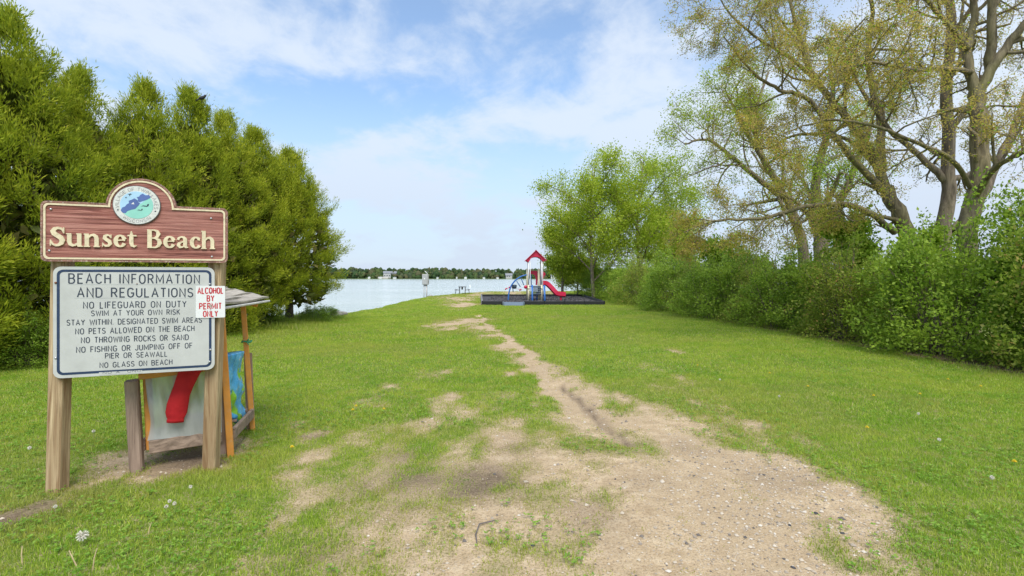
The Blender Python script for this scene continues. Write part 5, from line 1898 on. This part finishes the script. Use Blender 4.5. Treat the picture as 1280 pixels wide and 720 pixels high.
# D: full green trees behind the playground
def full_tree(seed, px, Y, top, halfw, lb, r0=.22, name='broadleaf_tree', per=4, limbs=10, base_py=385, spread=.34, mat=None, fill=0):
    tr = Tree(seed)
    b0 = Q(px, base_py, Y); b0[2] = gnd(b0[0], b0[1]) - .1
    topz = EYE + (HZ - top) * Y / F
    hw = halfw * Y / F
    R = tr.r
    trunk = [b0, b0 + [R.uniform(-.2, .2), 0, topz * .3], b0 + [R.uniform(-.4, .4), R.uniform(-.3, .3), topz * .6], b0 + [R.uniform(-.4, .4), 0, topz * .93]]
    kw = dict(up=.12, wob=.25, kids=(6, 5, 5), ang=(30, 65), ratio=.5)
    tr.limb(trunk, r0, .05, 9, 10, 0, 3, hw * .8, t0=.3, **kw)
    for i in range(limbs):
        a = 2.4 * i + R.uniform(-.3, .3)
        z0 = topz * (.09 + .58 * (i + R.random()) / limbs)
        f = math.sqrt(max(.1, 1 - ((z0 / topz - .3) / .8) ** 2))
        p0 = b0 + [0, 0, z0]
        p1 = b0 + [math.cos(a) * hw * .5 * f, math.sin(a) * hw * .5 * f, z0 + topz * .16]
        p2 = b0 + [math.cos(a) * hw * .95 * f, math.sin(a) * hw * .95 * f, min(z0 + topz * .24, topz * .95)]
        tr.limb([p0, p1, p2], r0 * .45, .03, 6, 8, 0, 3, hw * .6, t0=.25, **kw)
    rg = np.random.default_rng(seed + 9)
    if fill:
        d_ = rand_dirs(fill, rg) * (rg.random((fill, 1)) ** .4)
        lob = 1 + .22 * np.sin(d_[:, 0:1] * 5 + seed) + .16 * np.sin(d_[:, 1:2] * 7 + d_[:, 2:3] * 6)
        ex = np.array(b0) + [0, 0, topz * .56] + d_ * lob * np.array([hw * .88, hw * .8, topz * .40])
        tr.tips = tr.tips + list(ex)
    V, n = leaves_at(tr.tips, per, spread, (.10, .20), (.06, .12), seed)
    return finish_tree(tr, name, tuple(b0), lb, [('crown', V, n, mat or GREEND)], BARKA)


full_tree(31, 742, 42, 190, 66, 'left of the two tall leafy trees behind the playground', .15, per=3, spread=.36, limbs=11, fill=1500)
full_tree(32, 800, 44, 182, 76, 'right and tallest leafy tree behind the playground', .17, per=3, spread=.36, limbs=12, fill=1800)
full_tree(33, 703, 46, 268, 24, 'small light green tree beside the top of the slide', .12, limbs=6, base_py=378)
full_tree(34, 838, 47, 252, 34, 'lower leafy tree right of the two tall ones', .16, limbs=7)
full_tree(35, 722, 52, 318, 26, 'bright low bushy tree between the slide and the hedge', .10, limbs=7, base_py=378)


full_tree(41, 1062, 17.5, 258, 46, 'young leafy sapling rising between the forked dark tree and the leaning maple', .05, 'sapling', 2, 5, 400, .16, GREENL)
full_tree(42, 1168, 14.0, 282, 40, 'green sapling in front of the foot of the thick maple trunks', .05, 'sapling', 2, 5, 400, .14, GREENL)
full_tree(43, 915, 24.0, 296, 46, 'light sapling rising over the hedge below the spreading tree', .05, 'sapling', 2, 5, 400, .2, GREENL)

# ------------------------------------------------------------------ hedge
def shrub_mesh(seed, Rw, H, nleaf, lsz=(.035, .065), nst=26):
    r = np.random.default_rng(seed)
    V, Fc = [], []; nv_ = 0
    tips = []
    for i in range(nst):
        a = r.uniform(0, 2 * PI); rb = r.uniform(0, .3); ro = Rw * math.sqrt(r.random()) * .95
        hh_ = H * r.uniform(.5, 1.30) * (1 - .35 * (ro / Rw) ** 2)
        p0 = np.array([math.cos(a) * rb, math.sin(a) * rb, -.05]); p2 = np.array([math.cos(a) * ro, math.sin(a) * ro, hh_])
        p1 = (p0 + p2) / 2 + np.array([math.cos(a) * ro * .02, math.sin(a) * ro * .02, H * .08])
        pts = catmull([p0, p1, p2], 3)
        for j in range(len(pts)): pts[j] += r.normal(0, .03, 3) * (j > 0)
        v, f = tube_geo(pts, np.linspace(.016, .005, len(pts)), 4, False)
        V += v; Fc += [tuple(i_ + nv_ for i_ in q_) for q_ in f]; nv_ += len(v)
        tips += [pts[-1]] * 3 + [pts[-2]] * 2 + [pts[-3]]
        for k_ in range(4):
            j = r.integers(1, len(pts)); d = norm(r.normal(size=3) + np.array([math.cos(a) * .5, math.sin(a) * .5, .8])); L_ = r.uniform(.25, .6)
            e = pts[j] + d * L_
            v, f = tube_geo([pts[j], pts[j] + d * L_ * .5 + r.normal(0, .03, 3), e], [.007, .005, .003], 3, False)
            V += v; Fc += [tuple(i_ + nv_ for i_ in q_) for q_ in f]; nv_ += len(v)
            tips += [e, pts[j] + d * L_ * .5]
    tips = np.array(tips)
    # leaf clumps on the surface of the bush and at the tips
    n1 = int(nleaf * .60)
    nc = n1 // 14
    t = r.random(nc) ** 1.25; th = r.uniform(0, 2 * PI, nc)
    lump = (vn(th / (2 * PI) * 8, t * 5, 1.0, seed) - .5) * 1.0
    pr_ = np.sqrt(np.clip(1 - (np.abs(t - .35) / .72) ** 2.2, 0, 1)) * (1 + lump)
    rad = Rw * pr_ * (1 - .35 * r.random(nc) ** 2)
    cc = np.stack([np.cos(th) * rad, np.sin(th) * rad, .06 + t * H * .80], 1)
    ca = np.repeat(cc, 14, 0) + r.normal(0, .085, (nc * 14, 3))
    oa = np.repeat(np.stack([np.cos(th), np.sin(th), np.full(nc, .35)], 1), 14, 0)
    n2 = nleaf - len(ca)
    cb = tips[r.integers(0, len(tips), n2)] + r.normal(0, .07, (n2, 3))
    ob = np.tile([0, 0, .8], (n2, 1))
    P_ = np.concatenate([ca, cb]); O_ = np.concatenate([oa, ob])
    P_[:, 2] = np.abs(P_[:, 2])
    D = norm(O_ * .7 + r.normal(0, .6, P_.shape))
    n = len(P_)
    ln = r.uniform(*lsz, n)
    S = norm(np.cross(D, norm(r.normal(0, .5, (n, 3)) + np.array([0, 0, 1.0]))))
    LV = leaf_quads(P_, D, S, ln, ln * r.uniform(.5, .8, n), .15)
    return (V, Fc), (LV, n)


SH1 = leafmat('hedge_leaves', [(0, (.14, .25, .03)), (.35, (.26, .40, .045)), (.7, (.40, .56, .065)), (1, (.50, .62, .12))], .5, (.38, .50, .05), 1.1, .45)
SH2 = leafmat('hedge_leaves_rusty', [(0, (.15, .23, .03)), (.35, (.27, .38, .04)), (.7, (.40, .48, .07)), (.9, (.50, .46, .12)), (1, (.62, .32, .13))], .5, (.40, .46, .07), 1.5, .5)
STEM = bark('shrub_stems', (.10, .07, .055), (.26, .20, .16), 20)


def shrub_proto(seed, Rw, H, n, mat, lsz, nst=26):
    (V, Fc), (LV, nl) = shrub_mesh(seed, Rw, H, n, lsz, nst)
    root = empty('hedge_shrub', (0, 0, 0))
    mk('stems', V, Fc, STEM, root, True)
    mk('foliage', LV, quads(nl), mat, root)
    return root


sp = [shrub_proto(61, 1.15, 2.4, 15000, SH1, (.05, .085)), shrub_proto(62, 1.15, 2.4, 13000, SH2, (.045, .08), 34), shrub_proto(63, 1.2, 2.4, 14000, SH1, (.055, .095), 30)]
HS = [(9.35, 7.9, 2.95, 1.0, 1, 'rusty leafed cedar and shrub tangle at the right edge of the frame'),
      (9.6, 9.2, 2.55, .95, 0, 'glossy green shrub second from the right edge'),
      (9.2, 10.6, 2.35, 1.0, 2, 'low broad leafed shrub third from the right edge'),
      (9.3, 12.1, 2.2, 1.0, 0, 'dense green shrub under the maple trunks'),
      (9.2, 13.6, 2.15, 1.0, 1, 'twiggy shrub with reddish tips under the long low limb'),
      (9.25, 15.2, 2.25, 1.05, 2, 'dark green shrub just left of the low limb'),
      (9.1, 16.9, 2.35, 1.05, 0, 'green shrub with dark hollow at its foot midway along the hedge'),
      (9.2, 18.7, 2.5, 1.1, 1, 'airy shrub midway along the hedge below the spreading tree'),
      (9.1, 20.6, 2.6, 1.15, 2, 'green shrub left of the airy midway one'),
      (9.0, 22.7, 2.7, 1.2, 0, 'rounded bright shrub four places from the playground end'),
      (9.0, 25.0, 2.8, 1.2, 1, 'thin topped shrub three places from the playground end'),
      (8.9, 27.4, 2.8, 1.25, 2, 'dark shrub two places from the playground end'),
      (8.9, 30.0, 2.9, 1.3, 0, 'tall shrub next to the end of the hedge by the playground'),
      (8.7, 33.0, 2.9, 1.35, 1, 'hedge shrub level with the front of the playground edging'),
      (8.6, 36.5, 2.9, 1.4, 2, 'hedge shrub beside the middle of the playground bed'),
      (8.4, 40.5, 2.8, 1.45, 0, 'hedge shrub beside the back of the playground bed'),
      (8.2, 45.0, 2.8, 1.5, 2, 'furthest shrub of the hedge behind the playground')]
used = set()
for i, (x, y, h, s, k, lb) in enumerate(HS):
    if k in used: o = copy_tree(sp[k])
    else: o = sp[k]; used.add(k)
    x += .30 * math.sin(i * 2.7)
    o.location = (x, y, gnd(x, y)); o.scale = (s, s, h * (1.10 if y < 15 else 1.0) / 2.4); o.rotation_euler = (0, 0, i * 2.3)
    tag(o, lb, 'shrub', 'shrubs of the hedge on the right')
for (x, y, sc_, k, lb) in [(-8.75, 9.2, .30, 2, 'low leafy shrub at the foot of the first cedars, left of the sign'), (-8.5, 15.6, .30, 0, 'clump of tall weeds at the foot of the dark leaning cedar trunk'), (-8.2, 17.3, .34, 2, 'clump of tall weeds between the two bare cedar trunks'),
                          (-7.3, 18.9, .30, 0, 'clump of tall weeds right of the last cedar trunk'), (-7.5, 20.6, .26, 2, 'low weeds on the bank just before the rocks')]:
    o = copy_tree(sp[k])
    o.location = (x, y, gnd(x, y)); o.scale = (sc_ * 1.6, sc_ * 1.6, sc_ * (1.3 if x < -8.7 else .85)); o.rotation_euler = (0, 0, x * 3)
    tag(o, lb, 'weeds', 'weed clumps under the cedars')
    o.name = 'weed_clump'
# second, taller thing at the frame edge: dense evergreen mass
(V, Fc), (LV, nl) = shrub_mesh(71, 1.5, 3.3, 26000, (.045, .08), 40)
o = empty('evergreen_bush', (10.5, 8.9, 0))
o.scale = (1.05, 1.05, 1.18)
mk('stems', V, Fc, STEM, o, True); mk('foliage', LV, quads(nl), SH1, o)
tag(o, 'tall dense green bush behind the rusty tangle at the right edge', 'bush')

# ------------------------------------------------------------------ undergrowth under the cedars (tall weeds)
def blades(x, y, h, w, seed, lean=.5, seg=1):
    r = np.random.default_rng(seed)
    n = len(x)
    z = gz(x, y)
    B = np.stack([x, y, z - .004], 1)
    az = r.uniform(0, 2 * PI, n)
    S = np.stack([np.cos(az), np.sin(az), np.zeros(n)], 1)
    la = r.uniform(0, 2 * PI, n); l_ = np.abs(r.normal(0, lean, n))
    Ld = np.stack([np.cos(la), np.sin(la), np.zeros(n)], 1)
    h = h[:, None]; w = w[:, None]; l_ = l_[:, None]
    up = np.array([0, 0, 1.0])
    tip = B + up * h * (1 - .35 * np.clip(l_, 0, 1.4) ** 2 * .8) + Ld * h * l_
    if seg == 1:
        V = np.stack([B - S * w / 2, B + S * w / 2, tip], 1).reshape(-1, 3)
        return V, np.arange(n * 3).reshape(-1, 3)
    mid = B + up * h * .55 + Ld * h * l_ * .33
    V = np.stack([B - S * w / 2, B + S * w / 2, mid + S * w * .42, mid - S * w * .42, tip], 1).reshape(-1, 3)
    i = np.arange(n)[:, None] * 5
    Fc = np.concatenate([i + np.array([[0, 1, 2]]), i + np.array([[0, 2, 3]]), i + np.array([[3, 2, 4]])])
    return V, Fc


GRASS, t, b, o = nodes('lawn_grass')
g = t.nodes.new('ShaderNodeNewGeometry')
c = ramp(t, g.outputs['Random Per Island'], [(0, (.17, .29, .022)), (.3, (.28, .43, .035)), (.6, (.38, .54, .05)), (.85, (.51, .61, .08)), (.94, (.62, .60, .18)), (1, (.70, .62, .36))])
big = tnoise(t, .55, 4, .6)
c = mixrgb(t, tmath(t, 'MULTIPLY', ramp(t, big, [(.42, (0, 0, 0)), (.64, (1, 1, 1))]), .55), c, (.54, .60, .075))
big2 = tnoise(t, 1.7, 4, .6)
c = mixrgb(t, tmath(t, 'MULTIPLY', ramp(t, big2, [(.48, (0, 0, 0)), (.64, (1, 1, 1))]), .5), c, (.19, .40, .016))
big3 = tnoise(t, 5.5, 3, .6, (1, .5, 1))
c = mixrgb(t, tmath(t, 'MULTIPLY', ramp(t, big3, [(.55, (0, 0, 0)), (.68, (1, 1, 1))]), .5), c, (.52, .47, .10))
aw = t.nodes.new('ShaderNodeAttribute'); aw.attribute_name = 'dry'
c = mixrgb(t, aw.outputs['Fac'], c, (.46, .42, .12))
t.links.new(c, b.inputs['Base Color'])
b.inputs['Roughness'].default_value = .5
b.inputs['Specular IOR Level'].default_value = .3
tr = t.nodes.new('ShaderNodeBsdfTranslucent')
t.links.new(c, tr.inputs[0])
mx = t.nodes.new('ShaderNodeMixShader'); mx.inputs[0].default_value = .45
t.links.new(b.outputs[0], mx.inputs[1]); t.links.new(tr.outputs[0], mx.inputs[2]); t.links.new(mx.outputs[0], o.inputs[0])

def grass_band(y0, y1, dens, wd, hh, seed, seg=1, xlim=(-13, 8.8), side=1.35):
    r = np.random.default_rng(seed)
    halfm = lambda y: np.minimum(y * 1.04 + side, 60)
    A_ = (min(y1 * 1.04 + side, 30)) * 2 * (y1 - y0)
    n = int(A_ * dens)
    x = r.uniform(-1, 1, n) * min(y1 * 1.04 + side, 30); y = r.uniform(y0, y1, n)
    k = (np.abs(x) < halfm(y)) & (x > xlim[0] - (y < 21) * 5) & (x < xlim[1] + .3 * r.normal(size=n)) & (inland(x, y) > .35)
    k &= ~((x > -2.0 - (y - 33) * .066) & (x < 6.1 + (y - 33) * .027) & (y > 32.9) & (y < 45.6))
    k &= ~((np.abs(x - .1) < .7) & (y > 32.1) & (y < 33.2))
    x = x[k]; y = y[k]
    bb = bare(x, y)
    tuft = fbm(x, y, .16, 2, 91)
    thin = fbm(x, y, .5, 3, 95)
    q_ = .30 * (tuft - .12) / .76 + .70 * r.random(len(x))
    p = np.where(q_ > bb * 1.0 + .01, 1.0, .012)
    p = np.where((bb > .72) & (tuft > .70) & (thin > .50), .45, p)
    p = np.where(bb > .3, p * .8, p)
    dk = dark(x, y)
    p = p * (1 - .92 * sstep(.45, .8, dk))
    k = r.random(len(x)) < p
    x = x[k]; y = y[k]; bb = bb[k]; tuft = tuft[k]
    n = len(x)
    h = hh * r.uniform(.45, 1.15, n) * (1 - .6 * bb) * (.75 + .5 * fbm(x, y, 1.1, 2, 15))
    h = h * (1 + 1.3 * np.exp(-((x - 8.25) / .35) ** 2) * r.random(n))
    # unmown strip under the cedars and round posts
    tall = np.exp(-((x + 8.3 + (y < 16) * .6) / 1.5) ** 2) * sstep(13, 16.5, y) * (1 - sstep(21, 22.5, y))
    h = h * (1 + 7 * tall * r.random(n))
    nearpost = np.exp(-(np.hypot(x + 3.2, y - 3.75) / .45) ** 2) + np.exp(-(np.hypot(x + 2.35, y - 4.25) / .5) ** 2)
    h = h * (1 + .55 * np.clip(nearpost, 0, 1))
    w = wd * r.uniform(.7, 1.3, n) * (1 + .8 * tall)
    V, Fc = blades(x, y, h, w, seed + 1, .55, seg)
    dry = np.clip(.85 * bb + .25 * (fbm(x, y, 2.2, 3, 19) > .56) + .35 * np.clip(nearpost, 0, 1) , 0, .9)
    return V, Fc, np.repeat(dry, 3 if seg == 1 else 5)


tot = 0
for i, (y0, y1, dn, wd, hh, sg) in enumerate([(1.6, 3.6, 8300, .0044, .037, 2), (3.6, 5.5, 7500, .0062, .038, 1), (5.5, 8.5, 4300, .0095, .042, 1), (8.5, 13, 2000, .0145, .046, 1), (13, 22, 950, .021, .052, 1), (22, 38, 420, .036, .06, 1), (38, 66, 130, .065, .065, 1)]):
    V, Fc, dry = grass_band(y0, y1, dn, wd, hh, 200 + i * 7, sg)
    o = mk('lawn_grass', V, Fc, GRASS, attrs={'dry': dry})
    tag(o, 'short mown lawn grass with worn thin patches', 'grass', kind='stuff')
    tot += len(Fc)
print('GRASS tris', tot)

# low clover and plantain leaves among the turf
r = np.random.default_rng(401)
n = 60000
y = 2.0 + r.random(n) ** 1.2 * 8; x = r.uniform(-1, 1, n) * (y + 1.2)
k = (fbm(x, y, .8, 3, 61) > .52) & (x < 8.0) & (x > -9)
x, y = x[k], y[k]
bb = bare(x, y)
k = (bb < .75) & (r.random(len(x)) < 1.0 - bb * .9) & (dark(x, y) < .6)
x, y = x[k][:11000], y[k][:11000]; n = len(x)
x = np.repeat(x, 3); y = np.repeat(y, 3); n3 = len(x)
az = np.tile([0, 2.09, 4.19], n) + np.repeat(r.uniform(0, 6.28, n), 3)
hz2 = np.repeat(r.uniform(.012, .042, n), 3)
D = norm(np.stack([np.cos(az), np.sin(az), r.uniform(-.1, .5, n3)], 1))
S = norm(np.cross(D, np.array([0, 0, 1.0]) + r.normal(0, .2, (n3, 3))))
ln = np.repeat(r.uniform(.009, .019, n), 3) * (1 + .06 * y)
cl = mk('clover_leaves', leaf_quads(np.stack([x, y, gz(x, y) + hz2], 1), D, S, ln, ln * .85, .1), quads(n3), leafmat('clover_green', [(0, (.14, .30, .03)), (.5, (.24, .42, .05)), (1, (.38, .54, .09))], .4))
tag(cl, 'low clover and plantain leaves growing among the turf', 'clover', kind='stuff')

# ------------------------------------------------------------------ gravel and litter
r = np.random.default_rng(77)
n = 90000
x = r.uniform(-4, 6.5, n); y = 1.8 + r.random(n) ** 1.3 * 7.5
k = (bare(x, y) > .55) & (np.abs(x) < y + 1) & (r.random(n) < .18 + .8 * sstep(.2, 1.6, x - .25 * y + .6) * (1 - sstep(4, 6, y)))
x = x[k][:26000]; y = y[k][:26000]; n = len(x)
s = r.gamma(2.0, .0022, n) + .0018
s = np.minimum(s, .022)
OV = np.array([(1, 0, 0), (0, 1, 0), (-1, 0, 0), (0, -1, 0), (0, 0, .7), (0, 0, -.7)], float)
OF = np.array([(0, 1, 4), (1, 2, 4), (2, 3, 4), (3, 0, 4)])
j_ = 1 + r.uniform(-.35, .35, (n, 6, 1))
ang = r.uniform(0, 6.28, n); ca, sa = np.cos(ang), np.sin(ang)
Vp = OV[None] * j_ * s[:, None, None]
Vp = np.stack([Vp[..., 0] * ca[:, None] - Vp[..., 1] * sa[:, None], Vp[..., 0] * sa[:, None] + Vp[..., 1] * ca[:, None], Vp[..., 2]], -1)
Vp += np.stack([x, y, gz(x, y) + s * .2], 1)[:, None]
peb, t, b, o = nodes('pebbles')
g = t.nodes.new('ShaderNodeNewGeometry')
t.links.new(ramp(t, g.outputs['Random Per Island'], [(0, (.10, .09, .08)), (.15, (.28, .23, .18)), (.5, (.46, .38, .28)), (.85, (.55, .47, .36)), (1, (.62, .56, .47))]), b.inputs['Base Color'])
b.inputs['Roughness'].default_value = .8
gr = mk('gravel', Vp.reshape(-1, 3), (OF[None] + (np.arange(n) * 6)[:, None, None]).reshape(-1, 3), peb)
tag(gr, 'loose gravel scattered over the sandy track', 'gravel', kind='stuff')
print('GRAVEL', n)
n = 2600
y = r.uniform(6.5, 34, n); x = 8.15 + np.abs(r.normal(0, .5, n)) - .25 * r.random(n)
D = rand_dirs(n, r); D[:, 2] *= .25; D = norm(D)
P_ = np.stack([x, y, gz(x, y) + .012], 1)
S = norm(np.cross(D, np.array([0, 0, 1.0]) + r.normal(0, .25, (n, 3))))
lit = mk('leaf_litter', leaf_quads(P_, D, S, r.uniform(.04, .09, n), r.uniform(.025, .05, n)), quads(n), leafmat('dead_leaves', [(0, (.10, .055, .03)), (.5, (.22, .13, .07)), (1, (.34, .22, .13))], .1))
tag(lit, 'brown fallen leaves along the foot of the hedge', 'leaf litter', kind='stuff')

# larger loose stones and a dark twig on the track
DSTONE = plain('dark_chip_stone', (.06, .06, .065), .8, .3, 30)
LSTONE = plain('light_chip_stone', (.52, .49, .43), .8, .2, 30)
for i, (px, py, s, mt, lb) in enumerate([
        (905, 612, 0.0112, DSTONE, 'dark stone at the upper end of the row of black stones on the track'), (955, 594, 0.0124, DSTONE, 'dark stone on the sand nearest the lawn edge'),
        (987, 657, 0.0124, DSTONE, 'dark stone on the gravel below the long black chip'), (1053, 667, 0.0136, DSTONE, 'flat black stone towards the bottom right of the gravel'),
        (1020, 642, 0.0186, DSTONE, 'long black chip lying flat on the gravel'), (992, 710, 0.0124, DSTONE, 'dark stone at the bottom edge of the gravel'),
        (769, 599, 0.0112, DSTONE, 'small black stone alone left of the rut end'), (666, 682, 0.0136, DSTONE, 'dark stone in front of the worn patch near the bent twig'),
        (626, 679, 0.0099, LSTONE, 'pale stone just right of the bent twig'), (1260, 697, 0.0149, DSTONE, 'dark stone in the grass at the bottom right corner'), (1066, 386 + 196, 0.0087, DSTONE, 'black chip where the sand meets the green lawn')]):
    xx, yy = W(px, py)
    rock(xx, yy, s, lb, 100 + i, .5, mat=mt)
xx, yy = W(598, 668)
pts = [(xx + .10, yy + .16, .012), (xx + .0, yy + .10, .016), (xx - .015, yy - .02, .012), (xx + .0, yy - .12, .010)]
V, Fc = tube_geo([(a, b_, c_ + gnd(a, b_)) for a, b_, c_ in pts], [.003, .0045, .0045, .003], 6)
tw_ = mk('bent_twig', V, Fc, plain('grey_twig', (.14, .12, .11), .8, .2, 20))
tag(tw_, 'thin bent grey twig lying on the sand', 'twig')

# ------------------------------------------------------------------ dandelions
YEL = plain('dandelion_yellow', (.80, .60, .02), .6, .1, 60)
PUFF = plain('dandelion_fluff', (.80, .76, .66), .9, .1, 60)
STK = plain('flower_stalk', (.25, .30, .08), .6, .2, 30)


def flower(px, py, kind, lb, h=.06, s=.017, group=None):
    x, y = W(px, py)
    root = empty('dandelion' if kind == 'y' else 'dandelion_clock', (x, y, gnd(x, y)))
    MB().tube([(0, 0, -.01), (.004, 0, h * .6), (0, .003, h)], .0022, 5).build('stalk', STK, root)
    if kind == 'y':
        mb = MB()
        for q_ in range(3):
            npet = 12
            for i in range(npet):
                a = 2 * PI * (i + q_ * .33) / npet
                ro = s * (1 - .25 * q_); z0 = h + .002 * q_
                mb.add([(0, 0, z0), (ro * .8 * math.cos(a - .2), ro * .8 * math.sin(a - .2), z0 + .005 + .004 * q_), (ro * math.cos(a), ro * math.sin(a), z0 + .004 + .005 * q_), (ro * .8 * math.cos(a + .2), ro * .8 * math.sin(a + .2), z0 + .005 + .004 * q_)], [(0, 1, 2, 3)])
        mb.build('flower_head', YEL, root)
    else:
        rr = np.random.default_rng(int(px * 7))
        D = rand_dirs(160, rr)
        P_ = np.tile([0, 0, h], (160, 1)) + D * s * .15
        hd = mk('seed_head', leaf_quads(P_, D, side_of(D, rr), np.full(160, s), np.full(160, s * .22)), quads(160), PUFF, root)
    tag(root, lb, 'dandelion', group)
    return root


for (px, py, lb) in [(441, 518, 'lower of two close yellow dandelions left of the worn middle'), (445, 513, 'upper of two close yellow dandelions left of the worn middle'),
                     (480, 517, 'yellow dandelion alone to the right of the close pair, on the thin turf'), (365, 566, 'yellow dandelion nearest the shelter, beside the small dirt patch')]:
    flower(px, py, 'y', lb, .05, .020, 'yellow dandelions left of the track')
for (px, py, lb) in [(1010, 487, 'yellow dandelion in the lawn midway between rut and hedge'), (1084, 540, 'yellow dandelion nearest the sandy edge on the right lawn'), (1268, 584, 'yellow dandelion closest to the right frame edge'),
                     (1092, 499, 'yellow dandelion in mid lawn right of the midway one'), (1150, 497, 'yellow dandelion near the hedge under the broad leafed shrub'), (872, 460, 'small distant yellow dandelion beside the track on the right'),
                     (1226, 487, 'yellow dandelion nearest the hedge foot at the right'), (962, 470, 'distant yellow dandelion in the lawn below the low limb'), (1185, 478, 'tiny yellow dandelion right at the foot of the hedge')]:
    flower(px, py, 'y', lb, .045, .021, 'yellow dandelions right of the track')
flower(103, 684, 'w', 'large white dandelion clock low in the left foreground', .07, .030)
for (px, py, lb) in [(212, 641, 'middle one of three close dandelion clocks in front of the right sign post'), (218, 644, 'right one of three close dandelion clocks in front of the right sign post'), (208, 648, 'lowest of three close dandelion clocks in front of the right sign post'),
                     (238, 622, 'small dandelion clock above and right of the cluster of three'), (69, 648, 'small dandelion clock right below the left sign post')]:
    flower(px, py, 'w', lb, .08, .012, 'small dandelion clocks in front of the sign')
for (px, py, lb) in [(37, 571, 'dandelion clock left of the left sign post'), (117, 549, 'dandelion clock in the lawn between the two sign posts'), (900, 481, 'dandelion clock nearest the rut on the right lawn'), (974, 503, 'dandelion clock midway on the right lawn'),
                     (1174, 560, 'dandelion clock low on the right lawn, above the gravel end'), (1148, 526, 'dandelion clock on the right lawn under the hedge middle'), (1240, 610, 'dandelion clock lowest on the right lawn')]:
    flower(px, py, 'w', lb, .08, .015, 'pale dandelion clocks in the lawn')
# dry straw stems in the near left grass
STRAW = plain('dry_straw', (.52, .40, .22), .8, .15, 30)
for i, (px, py, dx, dz_) in enumerate([(28, 706, -.01, .10), (98, 712, -.06, .10), (116, 714, .015, .12), (186, 668, .01, .07)]):
    x, y = W(px, py)
    z = gnd(x, y)
    V, Fc = tube_geo([(x, y, z), (x + dx * .5, y, z + dz_ * .6), (x + dx, y + .01, z + dz_)], [.0035, .003, .002], 5)
    o = mk('straw_stem', V, Fc, STRAW)
    tag(o, ['pale dry straw stem at the bottom left corner', 'pale bent straw stem leaning left below the big dandelion clock', 'upright dry straw stem below the big dandelion clock', 'short dry stem below the cluster of dandelion clocks'][i], 'straw stem')
print('TOTAL polys', sum(len(me.polygons) for me in bpy.data.meshes))
